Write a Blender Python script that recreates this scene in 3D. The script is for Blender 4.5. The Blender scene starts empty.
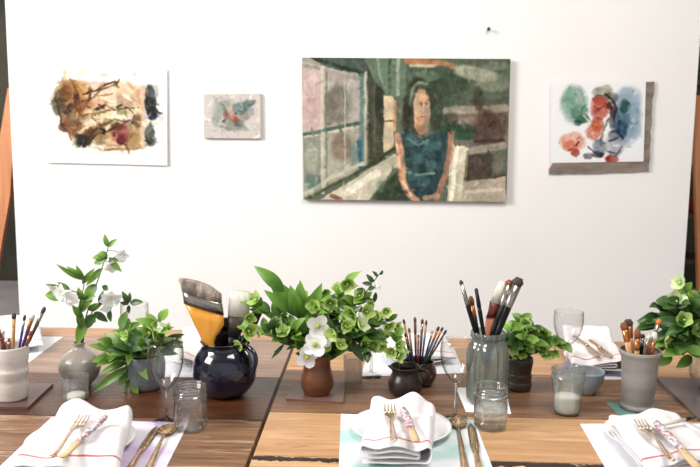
import bpy, bmesh, math, random
import numpy as np
from mathutils import Vector, Matrix, noise as mnoise

random.seed(7)
SC = bpy.context.scene
COL = SC.collection

# ------------------------------------------------------------------ camera
CAM_LOC = Vector((0, 0, 1.40))
FPX = 780.0
PITCH, ROLL = math.radians(7.75), math.radians(0.6)
CAM_R = Matrix.Rotation(math.radians(90) - PITCH, 3, 'X') @ Matrix.Rotation(ROLL, 3, 'Z')
cd = bpy.data.cameras.new('camera')
cam = bpy.data.objects.new('camera', cd)
COL.objects.link(cam)
cam.matrix_world = Matrix.Translation(CAM_LOC) @ CAM_R.to_4x4()
cd.sensor_width = 36.0
cd.lens = 36.0 * FPX / 700.0
cd.clip_start = 0.05
cd.dof.use_dof = True
cd.dof.focus_distance = 1.86
cd.dof.aperture_fstop = 6.5
SC.camera = cam

# ------------------------------------------------------------------ world, lights, exposure
w = bpy.data.worlds.new('world')
SC.world = w
w.use_nodes = True
bgn = w.node_tree.nodes['Background']
bgn.inputs['Color'].default_value = (0.93, 0.96, 1.0, 1)
bgn.inputs['Strength'].default_value = 0.66

def area(name, loc, target, sx, sy, power, color):
    l = bpy.data.lights.new(name, 'AREA')
    l.shape = 'RECTANGLE'; l.size = sx; l.size_y = sy; l.energy = power; l.color = color
    o = bpy.data.objects.new(name, l)
    COL.objects.link(o)
    o.location = loc
    o.rotation_euler = (Vector(target) - Vector(loc)).to_track_quat('-Z', 'Y').to_euler()
    return o

area('window_light', (-2.9, 0.7, 2.7), (-0.2, 3.0, 0.9), 1.5, 1.3, 150, (1.0, 0.98, 0.955))
area('ceiling_lamp_light', (0.7, 1.1, 2.95), (0.4, 2.3, 0.75), 1.0, 0.8, 34, (1.0, 0.97, 0.93))

area('rear_window_light', (-3.6, 5.6, 2.7), (-3.2, 5.4, 0.0), 1.2, 1.2, 60, (1.0, 0.98, 0.95))
area('rear_lamp_light', (3.4, 5.2, 2.9), (3.0, 5.2, 0.0), 0.6, 0.6, 16, (1.0, 0.93, 0.84))

SC.view_settings.view_transform = 'Standard'
SC.view_settings.look = 'None'
SC.view_settings.exposure = 0.19
SC.view_settings.gamma = 1.0
SC.view_settings.use_curve_mapping = False

# ------------------------------------------------------------------ helpers
TZ = 0.75          # table top height
WY = 3.60          # partition face distance
TAU = 2 * math.pi

def ray(px, py):
    return CAM_R @ Vector(((px - 350) / FPX, -(py - 233.5) / FPX, -1.0))

def P(px, py, z=TZ):
    """point of the horizontal level z that lies in this direction"""
    d = ray(px, py)
    return CAM_LOC + d * ((z - CAM_LOC.z) / d.z)

def V(px, py, y):
    """point of the vertical plane at distance y"""
    d = ray(px, py)
    return CAM_LOC + d * ((y - CAM_LOC.y) / d.y)

def scale_at(p):
    v = CAM_R.transposed() @ (p - CAM_LOC)
    return FPX / -v.z

def srgb(r, g, b):
    f = lambda c: (c / 255 / 12.92) if c <= 10.3 else ((c / 255 + 0.055) / 1.055) ** 2.4
    return (f(r), f(g), f(b), 1.0)

def new_mat(name):
    m = bpy.data.materials.new(name)
    m.use_nodes = True
    return m, m.node_tree.nodes, m.node_tree.links, m.node_tree.nodes['Principled BSDF']

MC = {}
def mat(name, c, rough=0.5, c2=None, scale=8, stretch=(1, 1, 1), bump=0.0, metal=0.0, spec=0.5, lo=0.35, hi=0.65,
        trans=0.0, sss=0.0, detail=4, bscale=None, coat=0.0, sheen=0.0):
    if name in MC: return MC[name]
    m, n, l, b = new_mat(name)
    b.inputs['Roughness'].default_value = rough
    b.inputs['Metallic'].default_value = metal
    b.inputs['Specular IOR Level'].default_value = spec
    b.inputs['Coat Weight'].default_value = coat
    b.inputs['Sheen Weight'].default_value = sheen
    if trans: b.inputs['Transmission Weight'].default_value = trans
    tc = n.new('ShaderNodeTexCoord'); mp = n.new('ShaderNodeMapping')
    mp.inputs['Scale'].default_value = stretch
    l.new(tc.outputs['Object'], mp.inputs['Vector'])
    nz = n.new('ShaderNodeTexNoise'); nz.inputs['Scale'].default_value = scale; nz.inputs['Detail'].default_value = detail
    l.new(mp.outputs[0], nz.inputs['Vector'])
    cr = n.new('ShaderNodeValToRGB')
    cr.color_ramp.elements[0].position = lo; cr.color_ramp.elements[1].position = hi
    cr.color_ramp.elements[0].color = srgb(*c)
    cr.color_ramp.elements[1].color = srgb(*(c2 or tuple(min(255, x * 1.07) for x in c)))
    l.new(nz.outputs['Fac'], cr.inputs['Fac'])
    l.new(cr.outputs[0], b.inputs['Base Color'])
    if bump:
        nb = n.new('ShaderNodeTexNoise'); nb.inputs['Scale'].default_value = bscale or scale * 3
        l.new(mp.outputs[0], nb.inputs['Vector'])
        bp = n.new('ShaderNodeBump'); bp.inputs['Strength'].default_value = bump; bp.inputs['Distance'].default_value = 0.01
        l.new(nb.outputs['Fac'], bp.inputs['Height']); l.new(bp.outputs[0], b.inputs['Normal'])
    MC[name] = m
    return m

def wood(name, a, b_, dark, rough=0.42, streak=0.5, seed=0.0, crack=0.0, chalk=None, knots=True):
    """planks grain runs along x"""
    if name in MC: return MC[name]
    m, n, l, b = new_mat(name)
    b.inputs['Roughness'].default_value = rough
    tc = n.new('ShaderNodeTexCoord')
    def nz(sx, sy, sc, det=5, dist=0.0, off=0.0, rghn=0.6):
        mp = n.new('ShaderNodeMapping'); mp.inputs['Scale'].default_value = (sx, sy, 6)
        mp.inputs['Location'].default_value = (seed + off, seed * 1.7 + off, 0)
        l.new(tc.outputs['Object'], mp.inputs['Vector'])
        t = n.new('ShaderNodeTexNoise'); t.inputs['Scale'].default_value = sc
        t.inputs['Detail'].default_value = det; t.inputs['Distortion'].default_value = dist
        t.inputs['Roughness'].default_value = rghn
        l.new(mp.outputs[0], t.inputs['Vector'])
        return t.outputs['Fac']
    def ramp(src, p0, p1, c0=(0, 0, 0, 1), c1=(1, 1, 1, 1)):
        r = n.new('ShaderNodeValToRGB')
        r.color_ramp.elements[0].position = p0; r.color_ramp.elements[1].position = p1
        r.color_ramp.elements[0].color = c0; r.color_ramp.elements[1].color = c1
        l.new(src, r.inputs['Fac']); return r.outputs[0]
    def mix(fac, A, B):
        x = n.new('ShaderNodeMix'); x.data_type = 'RGBA'
        l.new(fac, x.inputs['Factor'])
        if isinstance(A, tuple): x.inputs['A'].default_value = A
        else: l.new(A, x.inputs['A'])
        if isinstance(B, tuple): x.inputs['B'].default_value = B
        else: l.new(B, x.inputs['B'])
        return x.outputs['Result']
    base = ramp(nz(1.1, 13, 2.2, 4, 0.6), 0.32, 0.68, srgb(*a), srgb(*b_))
    fine = ramp(nz(2.2, 70, 3.0, 6, 0.3, 3.1), 0.46, 0.70, (0, 0, 0, 1), (streak, streak, streak, 1))
    c = mix(fine, base, srgb(*dark))
    bl = ramp(nz(1.6, 7, 1.6, 4, 0.5, 21.3), 0.40, 0.62, (0, 0, 0, 1), (.5, .5, .5, 1))
    c = mix(bl, c, srgb(*[x * .62 + y * .38 for x, y in zip(a, dark)]))
    if knots:
        kn = ramp(nz(2.8, 22, 1.7, 5, 1.6, 9.4, .7), 0.60, 0.70, (0, 0, 0, 1), (.8, .8, .8, 1))
        c = mix(kn, c, srgb(*dark))
    if chalk:
        ch = ramp(nz(3.0, 26, 1.8, 5, 1.0, 5.5), 0.56, 0.66, (0, 0, 0, 1), (.6, .6, .6, 1))
        c = mix(ch, c, srgb(*chalk))
    if crack:
        ck = ramp(nz(3.0, 40, 1.6, 5, 1.2, 7.7, 0.75), 0.60, 0.66, (0, 0, 0, 1), (crack, crack, crack, 1))
        c = mix(ck, c, srgb(45, 32, 26))
    l.new(c, b.inputs['Base Color'])
    bp = n.new('ShaderNodeBump'); bp.inputs['Strength'].default_value = 0.6; bp.inputs['Distance'].default_value = 0.005
    l.new(nz(2.2, 60, 3.0, 5, 0.3, 3.1), bp.inputs['Height']); l.new(bp.outputs[0], b.inputs['Normal'])
    MC[name] = m
    return m

def glass(name, tint=(0.97, 0.985, 0.98), edge=(0.62, 0.66, 0.65), gain=1.0, rough=0.02, haze=0.0, refr=0.55):
    """thin walled glass: every wall is real, light passes through it"""
    if name in MC: return MC[name]
    m, n, l, b = new_mat(name)
    n.remove(b)
    out = n['Material Output']
    lw = n.new('ShaderNodeLayerWeight'); lw.inputs['Blend'].default_value = 0.32
    pw = n.new('ShaderNodeMath'); pw.operation = 'POWER'; pw.inputs[1].default_value = 2.6
    l.new(lw.outputs['Facing'], pw.inputs[0])
    mx = n.new('ShaderNodeMix'); mx.data_type = 'RGBA'
    mx.inputs['A'].default_value = (*tint, 1); mx.inputs['B'].default_value = (*edge, 1)
    l.new(pw.outputs[0], mx.inputs['Factor'])
    tr = n.new('ShaderNodeBsdfTransparent'); l.new(mx.outputs['Result'], tr.inputs['Color'])
    gl = n.new('ShaderNodeBsdfGlossy'); gl.inputs['Roughness'].default_value = rough
    lf = n.new('ShaderNodeLayerWeight'); lf.inputs['Blend'].default_value = 0.5
    p5 = n.new('ShaderNodeMath'); p5.operation = 'POWER'; p5.inputs[1].default_value = 4.0
    l.new(lf.outputs['Facing'], p5.inputs[0])
    mu = n.new('ShaderNodeMath'); mu.operation = 'MULTIPLY_ADD'; mu.inputs[1].default_value = 0.7 * gain; mu.inputs[2].default_value = 0.045 * gain; mu.use_clamp = True
    l.new(p5.outputs[0], mu.inputs[0])
    ms = n.new('ShaderNodeMixShader')
    l.new(mu.outputs[0], ms.inputs['Fac']); l.new(tr.outputs[0], ms.inputs[1]); l.new(gl.outputs[0], ms.inputs[2])
    gb = n.new('ShaderNodeBsdfGlass'); gb.inputs['Roughness'].default_value = 0.0; gb.inputs['IOR'].default_value = 1.47
    gb.inputs['Color'].default_value = (*[min(1, t ** .6) for t in tint], 1)
    m0 = n.new('ShaderNodeMixShader'); m0.inputs['Fac'].default_value = refr
    l.new(ms.outputs[0], m0.inputs[1]); l.new(gb.outputs[0], m0.inputs[2])
    res = m0.outputs[0]
    if haze:
        df = n.new('ShaderNodeBsdfDiffuse'); df.inputs['Color'].default_value = (*tint, 1)
        m2 = n.new('ShaderNodeMixShader'); m2.inputs['Fac'].default_value = haze
        l.new(res, m2.inputs[1]); l.new(df.outputs[0], m2.inputs[2]); res = m2.outputs[0]
    l.new(res, out.inputs['Surface'])
    MC[name] = m
    return m

def petal_mat(name, base, tip, core, rough=0.5, transl=0.25):
    """UV v runs base to tip; uv u across"""
    if name in MC: return MC[name]
    m, n, l, b = new_mat(name)
    b.inputs['Roughness'].default_value = rough
    uv = n.new('ShaderNodeUVMap'); sp = n.new('ShaderNodeSeparateXYZ'); l.new(uv.outputs[0], sp.inputs[0])
    cr = n.new('ShaderNodeValToRGB'); e = cr.color_ramp.elements
    e[0].position = 0.05; e[0].color = srgb(*core); e[1].position = 1.0; e[1].color = srgb(*tip)
    k = e.new(0.4); k.color = srgb(*base)
    tc = n.new('ShaderNodeTexCoord'); nz = n.new('ShaderNodeTexNoise'); nz.inputs['Scale'].default_value = 55
    l.new(tc.outputs['Object'], nz.inputs['Vector'])
    ad = n.new('ShaderNodeMath'); ad.operation = 'MULTIPLY_ADD'; ad.inputs[1].default_value = 0.5; ad.inputs[2].default_value = -0.25
    l.new(nz.outputs['Fac'], ad.inputs[0])
    ad2 = n.new('ShaderNodeMath'); ad2.operation = 'ADD'; l.new(ad.outputs[0], ad2.inputs[0]); l.new(sp.outputs['Y'], ad2.inputs[1])
    l.new(ad2.outputs[0], cr.inputs['Fac']); l.new(cr.outputs[0], b.inputs['Base Color'])
    tl = n.new('ShaderNodeBsdfTranslucent'); l.new(cr.outputs[0], tl.inputs['Color'])
    ms = n.new('ShaderNodeMixShader'); ms.inputs['Fac'].default_value = transl
    l.new(b.outputs[0], ms.inputs[1]); l.new(tl.outputs[0], ms.inputs[2])
    l.new(ms.outputs[0], n['Material Output'].inputs['Surface'])
    MC[name] = m
    return m

def tag(o, label=None, cat=None, group=None, kind=None):
    if label: o['label'] = label
    if cat: o['category'] = cat
    if group: o['group'] = group
    if kind: o['kind'] = kind
    return o

def empty(name, loc, label=None, cat=None, group=None, rot=(0, 0, 0)):
    o = bpy.data.objects.new(name, None)
    o.empty_display_size = 0.03
    COL.objects.link(o)
    o.location = loc; o.rotation_euler = rot
    return tag(o, label, cat, group)

def world_loc(o):
    m = Matrix.LocRotScale(o.location, o.rotation_euler, o.scale)
    return world_loc(o.parent) @ m if o.parent else m

def obj(name, bm, mats, parent=None, smooth=True, origin=None, auto=None):
    """link a bmesh given in WORLD coordinates as one object, origin at its own base"""
    me = bpy.data.meshes.new(name)
    bmesh.ops.remove_doubles(bm, verts=bm.verts, dist=1e-6)
    bmesh.ops.recalc_face_normals(bm, faces=bm.faces)
    if origin is None and not parent:
        xs = [v.co for v in bm.verts]
        origin = Vector((sum(v.x for v in xs) / len(xs), sum(v.y for v in xs) / len(xs), min(v.z for v in xs)))
    M = Matrix.Translation(origin) if origin is not None else Matrix.Identity(4)
    if parent: PM = world_loc(parent)
    else: PM = Matrix.Identity(4)
    if parent and origin is None: L = PM
    else: L = M
    bm.transform(L.inverted())
    bm.to_mesh(me); bm.free()
    if not isinstance(mats, (list, tuple)): mats = [mats]
    for m in mats: me.materials.append(m)
    for p in me.polygons: p.use_smooth = smooth
    if auto:
        try: me.set_sharp_from_angle(angle=math.radians(auto))
        except Exception: pass
    o = bpy.data.objects.new(name, me)
    COL.objects.link(o)
    if parent:
        o.parent = parent
        if origin is not None: o.matrix_local = PM.inverted() @ M
    else:
        o.location = origin
    return o

def bx(bm, c, s, M=None, mi=0, bevel=0.0):
    g = bmesh.ops.create_cube(bm, size=1.0)
    T = Matrix.Translation(c) @ Matrix.Diagonal((*s, 1))
    if M is not None: T = M @ T
    vs = g['verts']
    bmesh.ops.transform(bm, matrix=T, verts=vs)
    fs = list({f for v in vs for f in v.link_faces})
    for f in fs: f.material_index = mi
    if bevel:
        es = list({e for v in vs for e in v.link_edges})
        r = bmesh.ops.bevel(bm, geom=es, offset=bevel, segments=2, affect='EDGES', profile=0.6)
        for f in r['faces']: f.material_index = mi

def lathe(bm, c, prof, seg=40, wall=None, mi=0, ribs=0, ribamp=0.0, squash=1.0, ripple=None, closed_bottom=True, lobes=None):
    """prof: (z, r) bottom to top, outer surface; wall thickness gives an inner surface back down"""
    P_ = list(prof)
    if wall:
        inner = [(max(z, prof[0][0] + wall * 1.5), max(r - wall, 0.0005)) for z, r in prof]
        inner.reverse()
        mid = [(prof[-1][0] + wall * 0.35, prof[-1][1] - wall * 0.5)]
        P_ = P_ + mid + inner
        P_.append((prof[0][0] + wall * 1.5, 0.0))
    if closed_bottom: P_ = [(P_[0][0], 0.0)] + P_
    if not wall: P_ = P_ + [(P_[-1][0], 0.0)]
    rings = []
    for z, r in P_:
        if r <= 1e-7:
            rings.append([bm.verts.new((c[0], c[1], c[2] + z))]); continue
        ring = []
        for i in range(seg):
            a = TAU * i / seg
            rr = r
            if ribs: rr *= 1 + ribamp * math.cos(ribs * a)
            if ripple: rr += ripple(a, z)
            ring.append(bm.verts.new((c[0] + rr * math.cos(a), c[1] + rr * math.sin(a) * squash, c[2] + z)))
        rings.append(ring)
    for A, B in zip(rings, rings[1:]):
        if len(A) == 1 and len(B) == 1: continue
        for i in range(seg):
            j = (i + 1) % seg
            if len(A) == 1: f = bm.faces.new((A[0], B[i], B[j]))
            elif len(B) == 1: f = bm.faces.new((A[i], A[j], B[0]))
            else: f = bm.faces.new((A[i], A[j], B[j], B[i]))
            f.material_index = mi

def smooth_prof(pts, n=5):
    """catmull-rom resample of (z,r)"""
    out = []
    for i in range(len(pts) - 1):
        p0 = pts[max(i - 1, 0)]; p1 = pts[i]; p2 = pts[i + 1]; p3 = pts[min(i + 2, len(pts) - 1)]
        for k in range(n):
            t = k / n
            out.append(tuple(0.5 * ((2 * p1[a]) + (-p0[a] + p2[a]) * t + (2 * p0[a] - 5 * p1[a] + 4 * p2[a] - p3[a]) * t * t
                       + (-p0[a] + 3 * p1[a] - 3 * p2[a] + p3[a]) * t ** 3) for a in range(len(p1))))
    out.append(tuple(pts[-1]))
    return out

def path_smooth(pts, n=5):
    return [Vector(p) for p in smooth_prof([tuple(p) for p in pts], n)]

def tube(bm, pts, rad, seg=8, mi=0, flat=None, cap=True):
    """rad: number or list; flat=(normal, ratio) squashes the section along normal"""
    pts = [Vector(p) for p in pts]
    n = len(pts)
    if not isinstance(rad, (list, tuple)): rad = [rad] * n
    t0 = (pts[1] - pts[0]).normalized()
    up = Vector((0, 0, 1)) if abs(t0.z) < 0.9 else Vector((0, 1, 0))
    if flat: up = Vector(flat[0])
    rings = []
    for i, p in enumerate(pts):
        t = (pts[min(i + 1, n - 1)] - pts[max(i - 1, 0)]).normalized()
        s = t.cross(up).normalized(); u = s.cross(t).normalized()
        if not flat: up = u
        k = flat[1] if flat else 1.0
        rings.append([bm.verts.new(p + (s * math.cos(TAU * j / seg) + u * k * math.sin(TAU * j / seg)) * rad[i]) for j in range(seg)])
    for A, B in zip(rings, rings[1:]):
        for j in range(seg):
            k = (j + 1) % seg
            f = bm.faces.new((A[j], A[k], B[k], B[j])); f.material_index = mi
    if cap:
        for R in (rings[0][::-1], rings[-1]):
            f = bm.faces.new(R); f.material_index = mi

def prism(bm, poly, z0, z1, mi=0):
    A = [bm.verts.new((x, y, z0)) for x, y in poly]; B = [bm.verts.new((x, y, z1)) for x, y in poly]
    n = len(poly)
    bm.faces.new(A[::-1]).material_index = mi; bm.faces.new(B).material_index = mi
    for i in range(n):
        j = (i + 1) % n
        bm.faces.new((A[i], A[j], B[j], B[i])).material_index = mi

def leafmesh(bm, p0, p1, wd, nrm, curl=0.15, fold=0.18, n=8, mi=0, shape='leaf', droop=0.0):
    p0, p1 = Vector(p0), Vector(p1)
    d = p1 - p0; L = d.length
    if L < 1e-6: return
    t = d / L
    s = t.cross(nrm)
    if s.length < 1e-4: s = t.cross(Vector((1, 0.3, 0.2)))
    s.normalize(); u = s.cross(t).normalized()
    uvl = bm.loops.layers.uv.verify()
    rows = []
    for i in range(n + 1):
        k = i / n
        if shape == 'leaf': w_ = math.sin(math.pi * min(1, k ** 0.8)) ** 0.85
        elif shape == 'round': w_ = math.sin(math.pi * (0.06 + 0.94 * k) ** 0.75) ** 0.6 if k < 1 else 0
        elif shape == 'lance': w_ = math.sin(math.pi * k ** 0.65) ** 1.1
        elif shape == 'dogwood': w_ = (math.sin(math.pi * (0.05 + 0.90 * k) ** 1.15) ** 0.6)
        w_ = max(w_, 0.02) * wd / 2
        c = p0 + d * k + u * (curl * L * math.sin(math.pi * k)) - u * droop * L * k * k
        row = []
        for j, q in enumerate((-1, -0.5, 0, 0.5, 1)):
            row.append((bm.verts.new(c + s * q * w_ + u * abs(q) * fold * w_ * 1.6), (0.5 + q / 2, k)))
        rows.append(row)
    for A, B in zip(rows, rows[1:]):
        for j in range(4):
            q = (A[j], A[j + 1], B[j + 1], B[j])
            f = bm.faces.new([x[0] for x in q]); f.material_index = mi
            for lp, x in zip(f.loops, q): lp[uvl].uv = x[1]

# ------------------------------------------------------------------ paint (colour of the pictures, worked out stroke by stroke)
def vnoise(u, v, seed, sc):
    rs = np.random.RandomState(seed)
    N = 64
    g = rs.rand(N, N)
    x = (u * sc) % N; y = (v * sc) % N
    xi = x.astype(int); yi = y.astype(int); xf = x - xi; yf = y - yi
    xf = xf * xf * (3 - 2 * xf); yf = yf * yf * (3 - 2 * yf)
    a = g[yi % N, xi % N]; b = g[yi % N, (xi + 1) % N]; c = g[(yi + 1) % N, xi % N]; d = g[(yi + 1) % N, (xi + 1) % N]
    return (a * (1 - xf) + b * xf) * (1 - yf) + (c * (1 - xf) + d * xf) * yf

def fbm(u, v, seed, sc):
    return (vnoise(u, v, seed, sc) * 0.55 + vnoise(u, v, seed + 1, sc * 2.1) * 0.28 + vnoise(u, v, seed + 2, sc * 4.3) * 0.17) - 0.5

class Paint:
    def __init__(s, nx, ny, aspect, bg, warp=0.03, seed=1, wsc=7):
        s.nx, s.ny = nx, ny
        u, v = np.meshgrid(np.linspace(0, 1, nx), np.linspace(0, 1, ny))
        s.u0, s.v0 = u, v; s.a = aspect
        s.u = u + fbm(u * aspect, v, seed, wsc) * warp * 2 / aspect
        s.v = v + fbm(u * aspect, v, seed + 20, wsc) * warp * 2
        s.c = np.ones((ny, nx, 3)) * np.array(bg, float)
        s.k = seed * 37 + 5
    def put(s, m, col, alpha=1.0, tex=0.5):
        s.k += 3
        t = 1 - tex * np.clip(0.5 + 2.0 * fbm(s.u0 * s.a, s.v0, s.k, 14), 0, 1)
        m = (np.clip(m, 0, 1) * alpha * t)[..., None]
        s.c = s.c * (1 - m) + np.array(col, float) * m
    def blob(s, x, y, rx, ry, col, alpha=1.0, soft=0.35, rot=0.0, tex=0.4):
        du = (s.u - x) * s.a; dv = s.v - y
        cr, sr = math.cos(rot), math.sin(rot)
        X = (du * cr + dv * sr) / (rx * s.a); Y = (-du * sr + dv * cr) / ry
        d = np.sqrt(X * X + Y * Y)
        s.put((1 - d) / soft + 0.5, col, alpha, tex)
    def poly(s, pts, col, alpha=1.0, tex=0.35):
        ins = np.zeros(s.u.shape, bool)
        n = len(pts)
        for i in range(n):
            x0, y0 = pts[i]; x1, y1 = pts[(i + 1) % n]
            if y0 == y1: continue
            c = ((s.v < y0) != (s.v < y1)) & (s.u < (x1 - x0) * (s.v - y0) / (y1 - y0) + x0)
            ins ^= c
        s.put(ins.astype(float), col, alpha, tex)
    def stroke(s, pts, w, col, alpha=1.0, tex=0.35):
        best = np.full(s.u.shape, 9.0)
        for (x0, y0), (x1, y1) in zip(pts, pts[1:]):
            ax, ay, bx_, by = x0 * s.a, y0, x1 * s.a, y1
            dx, dy = bx_ - ax, by - ay
            t = np.clip(((s.u * s.a - ax) * dx + (s.v - ay) * dy) / (dx * dx + dy * dy + 1e-9), 0, 1)
            best = np.minimum(best, np.hypot(s.u * s.a - ax - t * dx, s.v - ay - t * dy))
        s.put((w - best) / (w * 0.35) + 0.2, col, alpha, tex)

def dabs(p, n, size, seed, jit=26, mask_white=False):
    """short brush marks that pick up the colour under them"""
    r = np.random.RandomState(seed)
    for _ in range(n):
        i, j = r.randint(p.nx), r.randint(p.ny)
        c = p.c[j, i].copy()
        if mask_white and c.mean() > 226: continue
        c = np.clip(c + r.normal(0, jit, 1) + r.normal(0, jit * .3, 3), 18, 245)
        w_ = size * r.uniform(.5, 1.4); L = w_ * r.uniform(1.5, 4.5); a = r.uniform(0, math.pi)
        R_ = int((L + w_) * p.ny) + 2
        j0, j1 = max(0, j - R_), min(p.ny, j + R_); i0, i1 = max(0, i - R_), min(p.nx, i + R_)
        X = (p.u0[j0:j1, i0:i1] - p.u0[j, i]) * p.a; Y = p.v0[j0:j1, i0:i1] - p.v0[j, i]
        u = X * math.cos(a) + Y * math.sin(a); v = -X * math.sin(a) + Y * math.cos(a) + 6 * u * u * r.uniform(-1, 1)
        m = np.clip((1 - np.sqrt((u / L) ** 2 + (v / w_) ** 2)) * 3, 0, 1) * r.uniform(.35, .8)
        p.c[j0:j1, i0:i1] = p.c[j0:j1, i0:i1] * (1 - m[..., None]) + c * m[..., None]

def painted_panel(name, paint, corners, thick, side_mat, parent=None, rough=0.6, bulge=0.0, origin=None):
    """corners: TL TR BR BL world points of the face; a closed slab, its face carries the paint as a colour attribute"""
    TL, TR, BR, BL = [Vector(c) for c in corners]
    nrm = (TR - TL).cross(BL - TL).normalized()     # points to the camera side or away; force -y
    if nrm.y > 0: nrm = -nrm
    nx, ny = paint.nx, paint.ny
    verts = []
    for j in range(ny):
        v = j / (ny - 1)
        for i in range(nx):
            u = i / (nx - 1)
            p = (TL * (1 - u) + TR * u) * (1 - v) + (BL * (1 - u) + BR * u) * v
            if bulge:
                p = p + nrm * bulge * (0.6 * u * u * v + 0.5 * (1 - u) * v * v + 0.15 * math.sin(7 * u))
            verts.append(p)
    nf = nx * ny
    faces = []
    for j in range(ny - 1):
        for i in range(nx - 1):
            a = j * nx + i
            faces.append((a, a + nx, a + nx + 1, a + 1))
    nface = len(faces)
    back0 = len(verts)
    for k in range(nf): verts.append(verts[k] - nrm * thick)
    for j in range(ny - 1):
        for i in range(nx - 1):
            a = back0 + j * nx + i
            faces.append((a, a + 1, a + nx + 1, a + nx))
    border = [i for i in range(nx)] + [j * nx + nx - 1 for j in range(1, ny)] + [(ny - 1) * nx + i for i in range(nx - 2, -1, -1)] + [j * nx for j in range(ny - 2, 0, -1)]
    m = len(border)
    for k in range(m):
        a, b = border[k], border[(k + 1) % m]
        faces.append((a, b, back0 + b, back0 + a))
    o0 = origin or (BL + BR) / 2
    me = bpy.data.meshes.new(name)
    me.from_pydata([tuple(v - o0) for v in verts], [], faces)
    ca = me.color_attributes.new('paint', 'FLOAT_COLOR', 'POINT')
    c = np.clip(paint.c, 0, 255) / 255
    lin = np.where(c <= 0.04045, c / 12.92, ((c + 0.055) / 1.055) ** 2.4).reshape(-1, 3)
    arr = np.ones((len(verts), 4)); arr[:nf, :3] = lin; arr[nf:, :3] = 0.5
    ca.data.foreach_set('color', arr.ravel().astype(np.float32))
    mt, n, l, b = new_mat(name + '_paint')
    at = n.new('ShaderNodeAttribute'); at.attribute_name = 'paint'
    l.new(at.outputs['Color'], b.inputs['Base Color']); b.inputs['Roughness'].default_value = rough
    b.inputs['Specular IOR Level'].default_value = 0.25
    me.materials.append(mt); me.materials.append(side_mat)
    for i, p in enumerate(me.polygons):
        p.material_index = 0 if i < nface else 1
    o = bpy.data.objects.new(name, me)
    COL.objects.link(o)
    if parent:
        o.parent = parent; o.location = o0 - parent.location
    else: o.location = o0
    return o

# ------------------------------------------------------------------ materials
M_board = mat('white_board', (242, 239, 236), 0.75, (246, 244, 241), scale=1.6, stretch=(1, 1, 0.6), bump=0.08, bscale=9)
M_floor = mat('grey_concrete', (122, 116, 117), 0.6, (140, 134, 134), scale=3, bump=0.05)
M_dark = mat('dark_studio_wall', (36, 37, 26), 0.8, (62, 58, 44), scale=2.2, lo=0.3, hi=0.7)
M_wall = mat('studio_plaster', (196, 190, 182), 0.8, scale=2)
M_ply = mat('orange_plywood', (196, 122, 78), 0.55, (222, 154, 106), scale=2, stretch=(14, 14, 1.0))
M_shelf = mat('brown_shelf_wood', (70, 48, 36), 0.6, (92, 64, 46), scale=3, stretch=(1, 8, 8))
M_paper = mat('white_paper', (238, 238, 240), 0.7)
M_canvas = mat('canvas_edge', (176, 160, 148), 0.8, scale=30)
M_linen = mat('grey_brown_board', (112, 100, 90), 0.8, (146, 132, 120), scale=9, stretch=(1, 1, 3), bump=0.2)
M_china = mat('white_china', (238, 238, 240), 0.18, coat=0.3)
M_bronze = mat('aged_bronze_cutlery', (186, 152, 116), 0.2, (216, 186, 150), metal=0.85, scale=30)
M_silver = mat('tarnished_silver', (196, 168, 144), 0.2, (222, 200, 180), metal=0.85, scale=30)
M_glass = glass('clear_glass', edge=(.35, .38, .37), gain=1.0, refr=.15)
M_wineglass = glass('wine_glass_clear', tint=(0.99, 0.99, 0.99), edge=(0.16, 0.15, 0.15), gain=0.9, refr=.0)
M_stemglass = glass('wine_glass_stem', edge=(.5, .5, .5), gain=1.6, refr=.75)
M_waxjar = glass('wax_jar_glass', tint=(.84, .87, .86), edge=(.25, .28, .28), gain=1.8, haze=.05, refr=.15)
M_jarglass = glass('pressed_jar_glass', tint=(0.955, 0.97, 0.965), edge=(0.40, 0.42, 0.41), gain=2.2, haze=0.0, refr=0.5)
M_bluejar = glass('grey_green_jar_glass', tint=(0.68, 0.74, 0.71), edge=(0.12, 0.15, 0.14), gain=1.9, haze=0.08, refr=.25)
M_votive = glass('smoky_votive_glass', tint=(0.88, 0.86, 0.83), edge=(0.5, 0.47, 0.45), gain=1.2, haze=0.12, refr=.1)
M_teaglass = glass('tealight_glass', tint=(0.93, 0.94, 0.93), edge=(0.35, 0.36, 0.35), gain=1.3, haze=0.05, refr=.1)
M_stem = mat('green_stem', (74, 92, 42), 0.5, (98, 112, 52))
M_twig = mat('brown_twig', (84, 66, 48), 0.6, (104, 88, 62))
M_leaf = petal_mat('mid_green_leaf', (88, 128, 44), (126, 164, 70), (60, 98, 34), 0.42, 0.25)
M_leafd = petal_mat('dark_green_leaf', (48, 80, 34), (74, 110, 50), (36, 60, 28), 0.38, 0.2)
M_leafy = petal_mat('lime_green_leaf', (120, 164, 64), (156, 196, 92), (84, 128, 44), 0.45, 0.3)
M_leafb = petal_mat('fresh_green_leaf', (88, 134, 46), (122, 166, 68), (60, 104, 36), 0.35, 0.3)
M_helle = petal_mat('lime_hellebore_petal', (168, 200, 96), (214, 230, 154), (96, 132, 44), 0.45, 0.3)
M_hellep = petal_mat('pale_hellebore_petal', (206, 224, 162), (236, 240, 206), (130, 170, 80), 0.45, 0.3)
M_white = petal_mat('white_petal', (234, 234, 234), (242, 242, 244), (214, 222, 186), 0.45, 0.3)
M_core = mat('yellow_green_flower_core', (176, 172, 58), 0.6, (126, 140, 50), scale=300)
M_corel = mat('pale_lime_stamens', (150, 172, 84), 0.6, (196, 208, 140), scale=400)
M_corew = mat('white_stamens', (236, 236, 214), 0.6)

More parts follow.
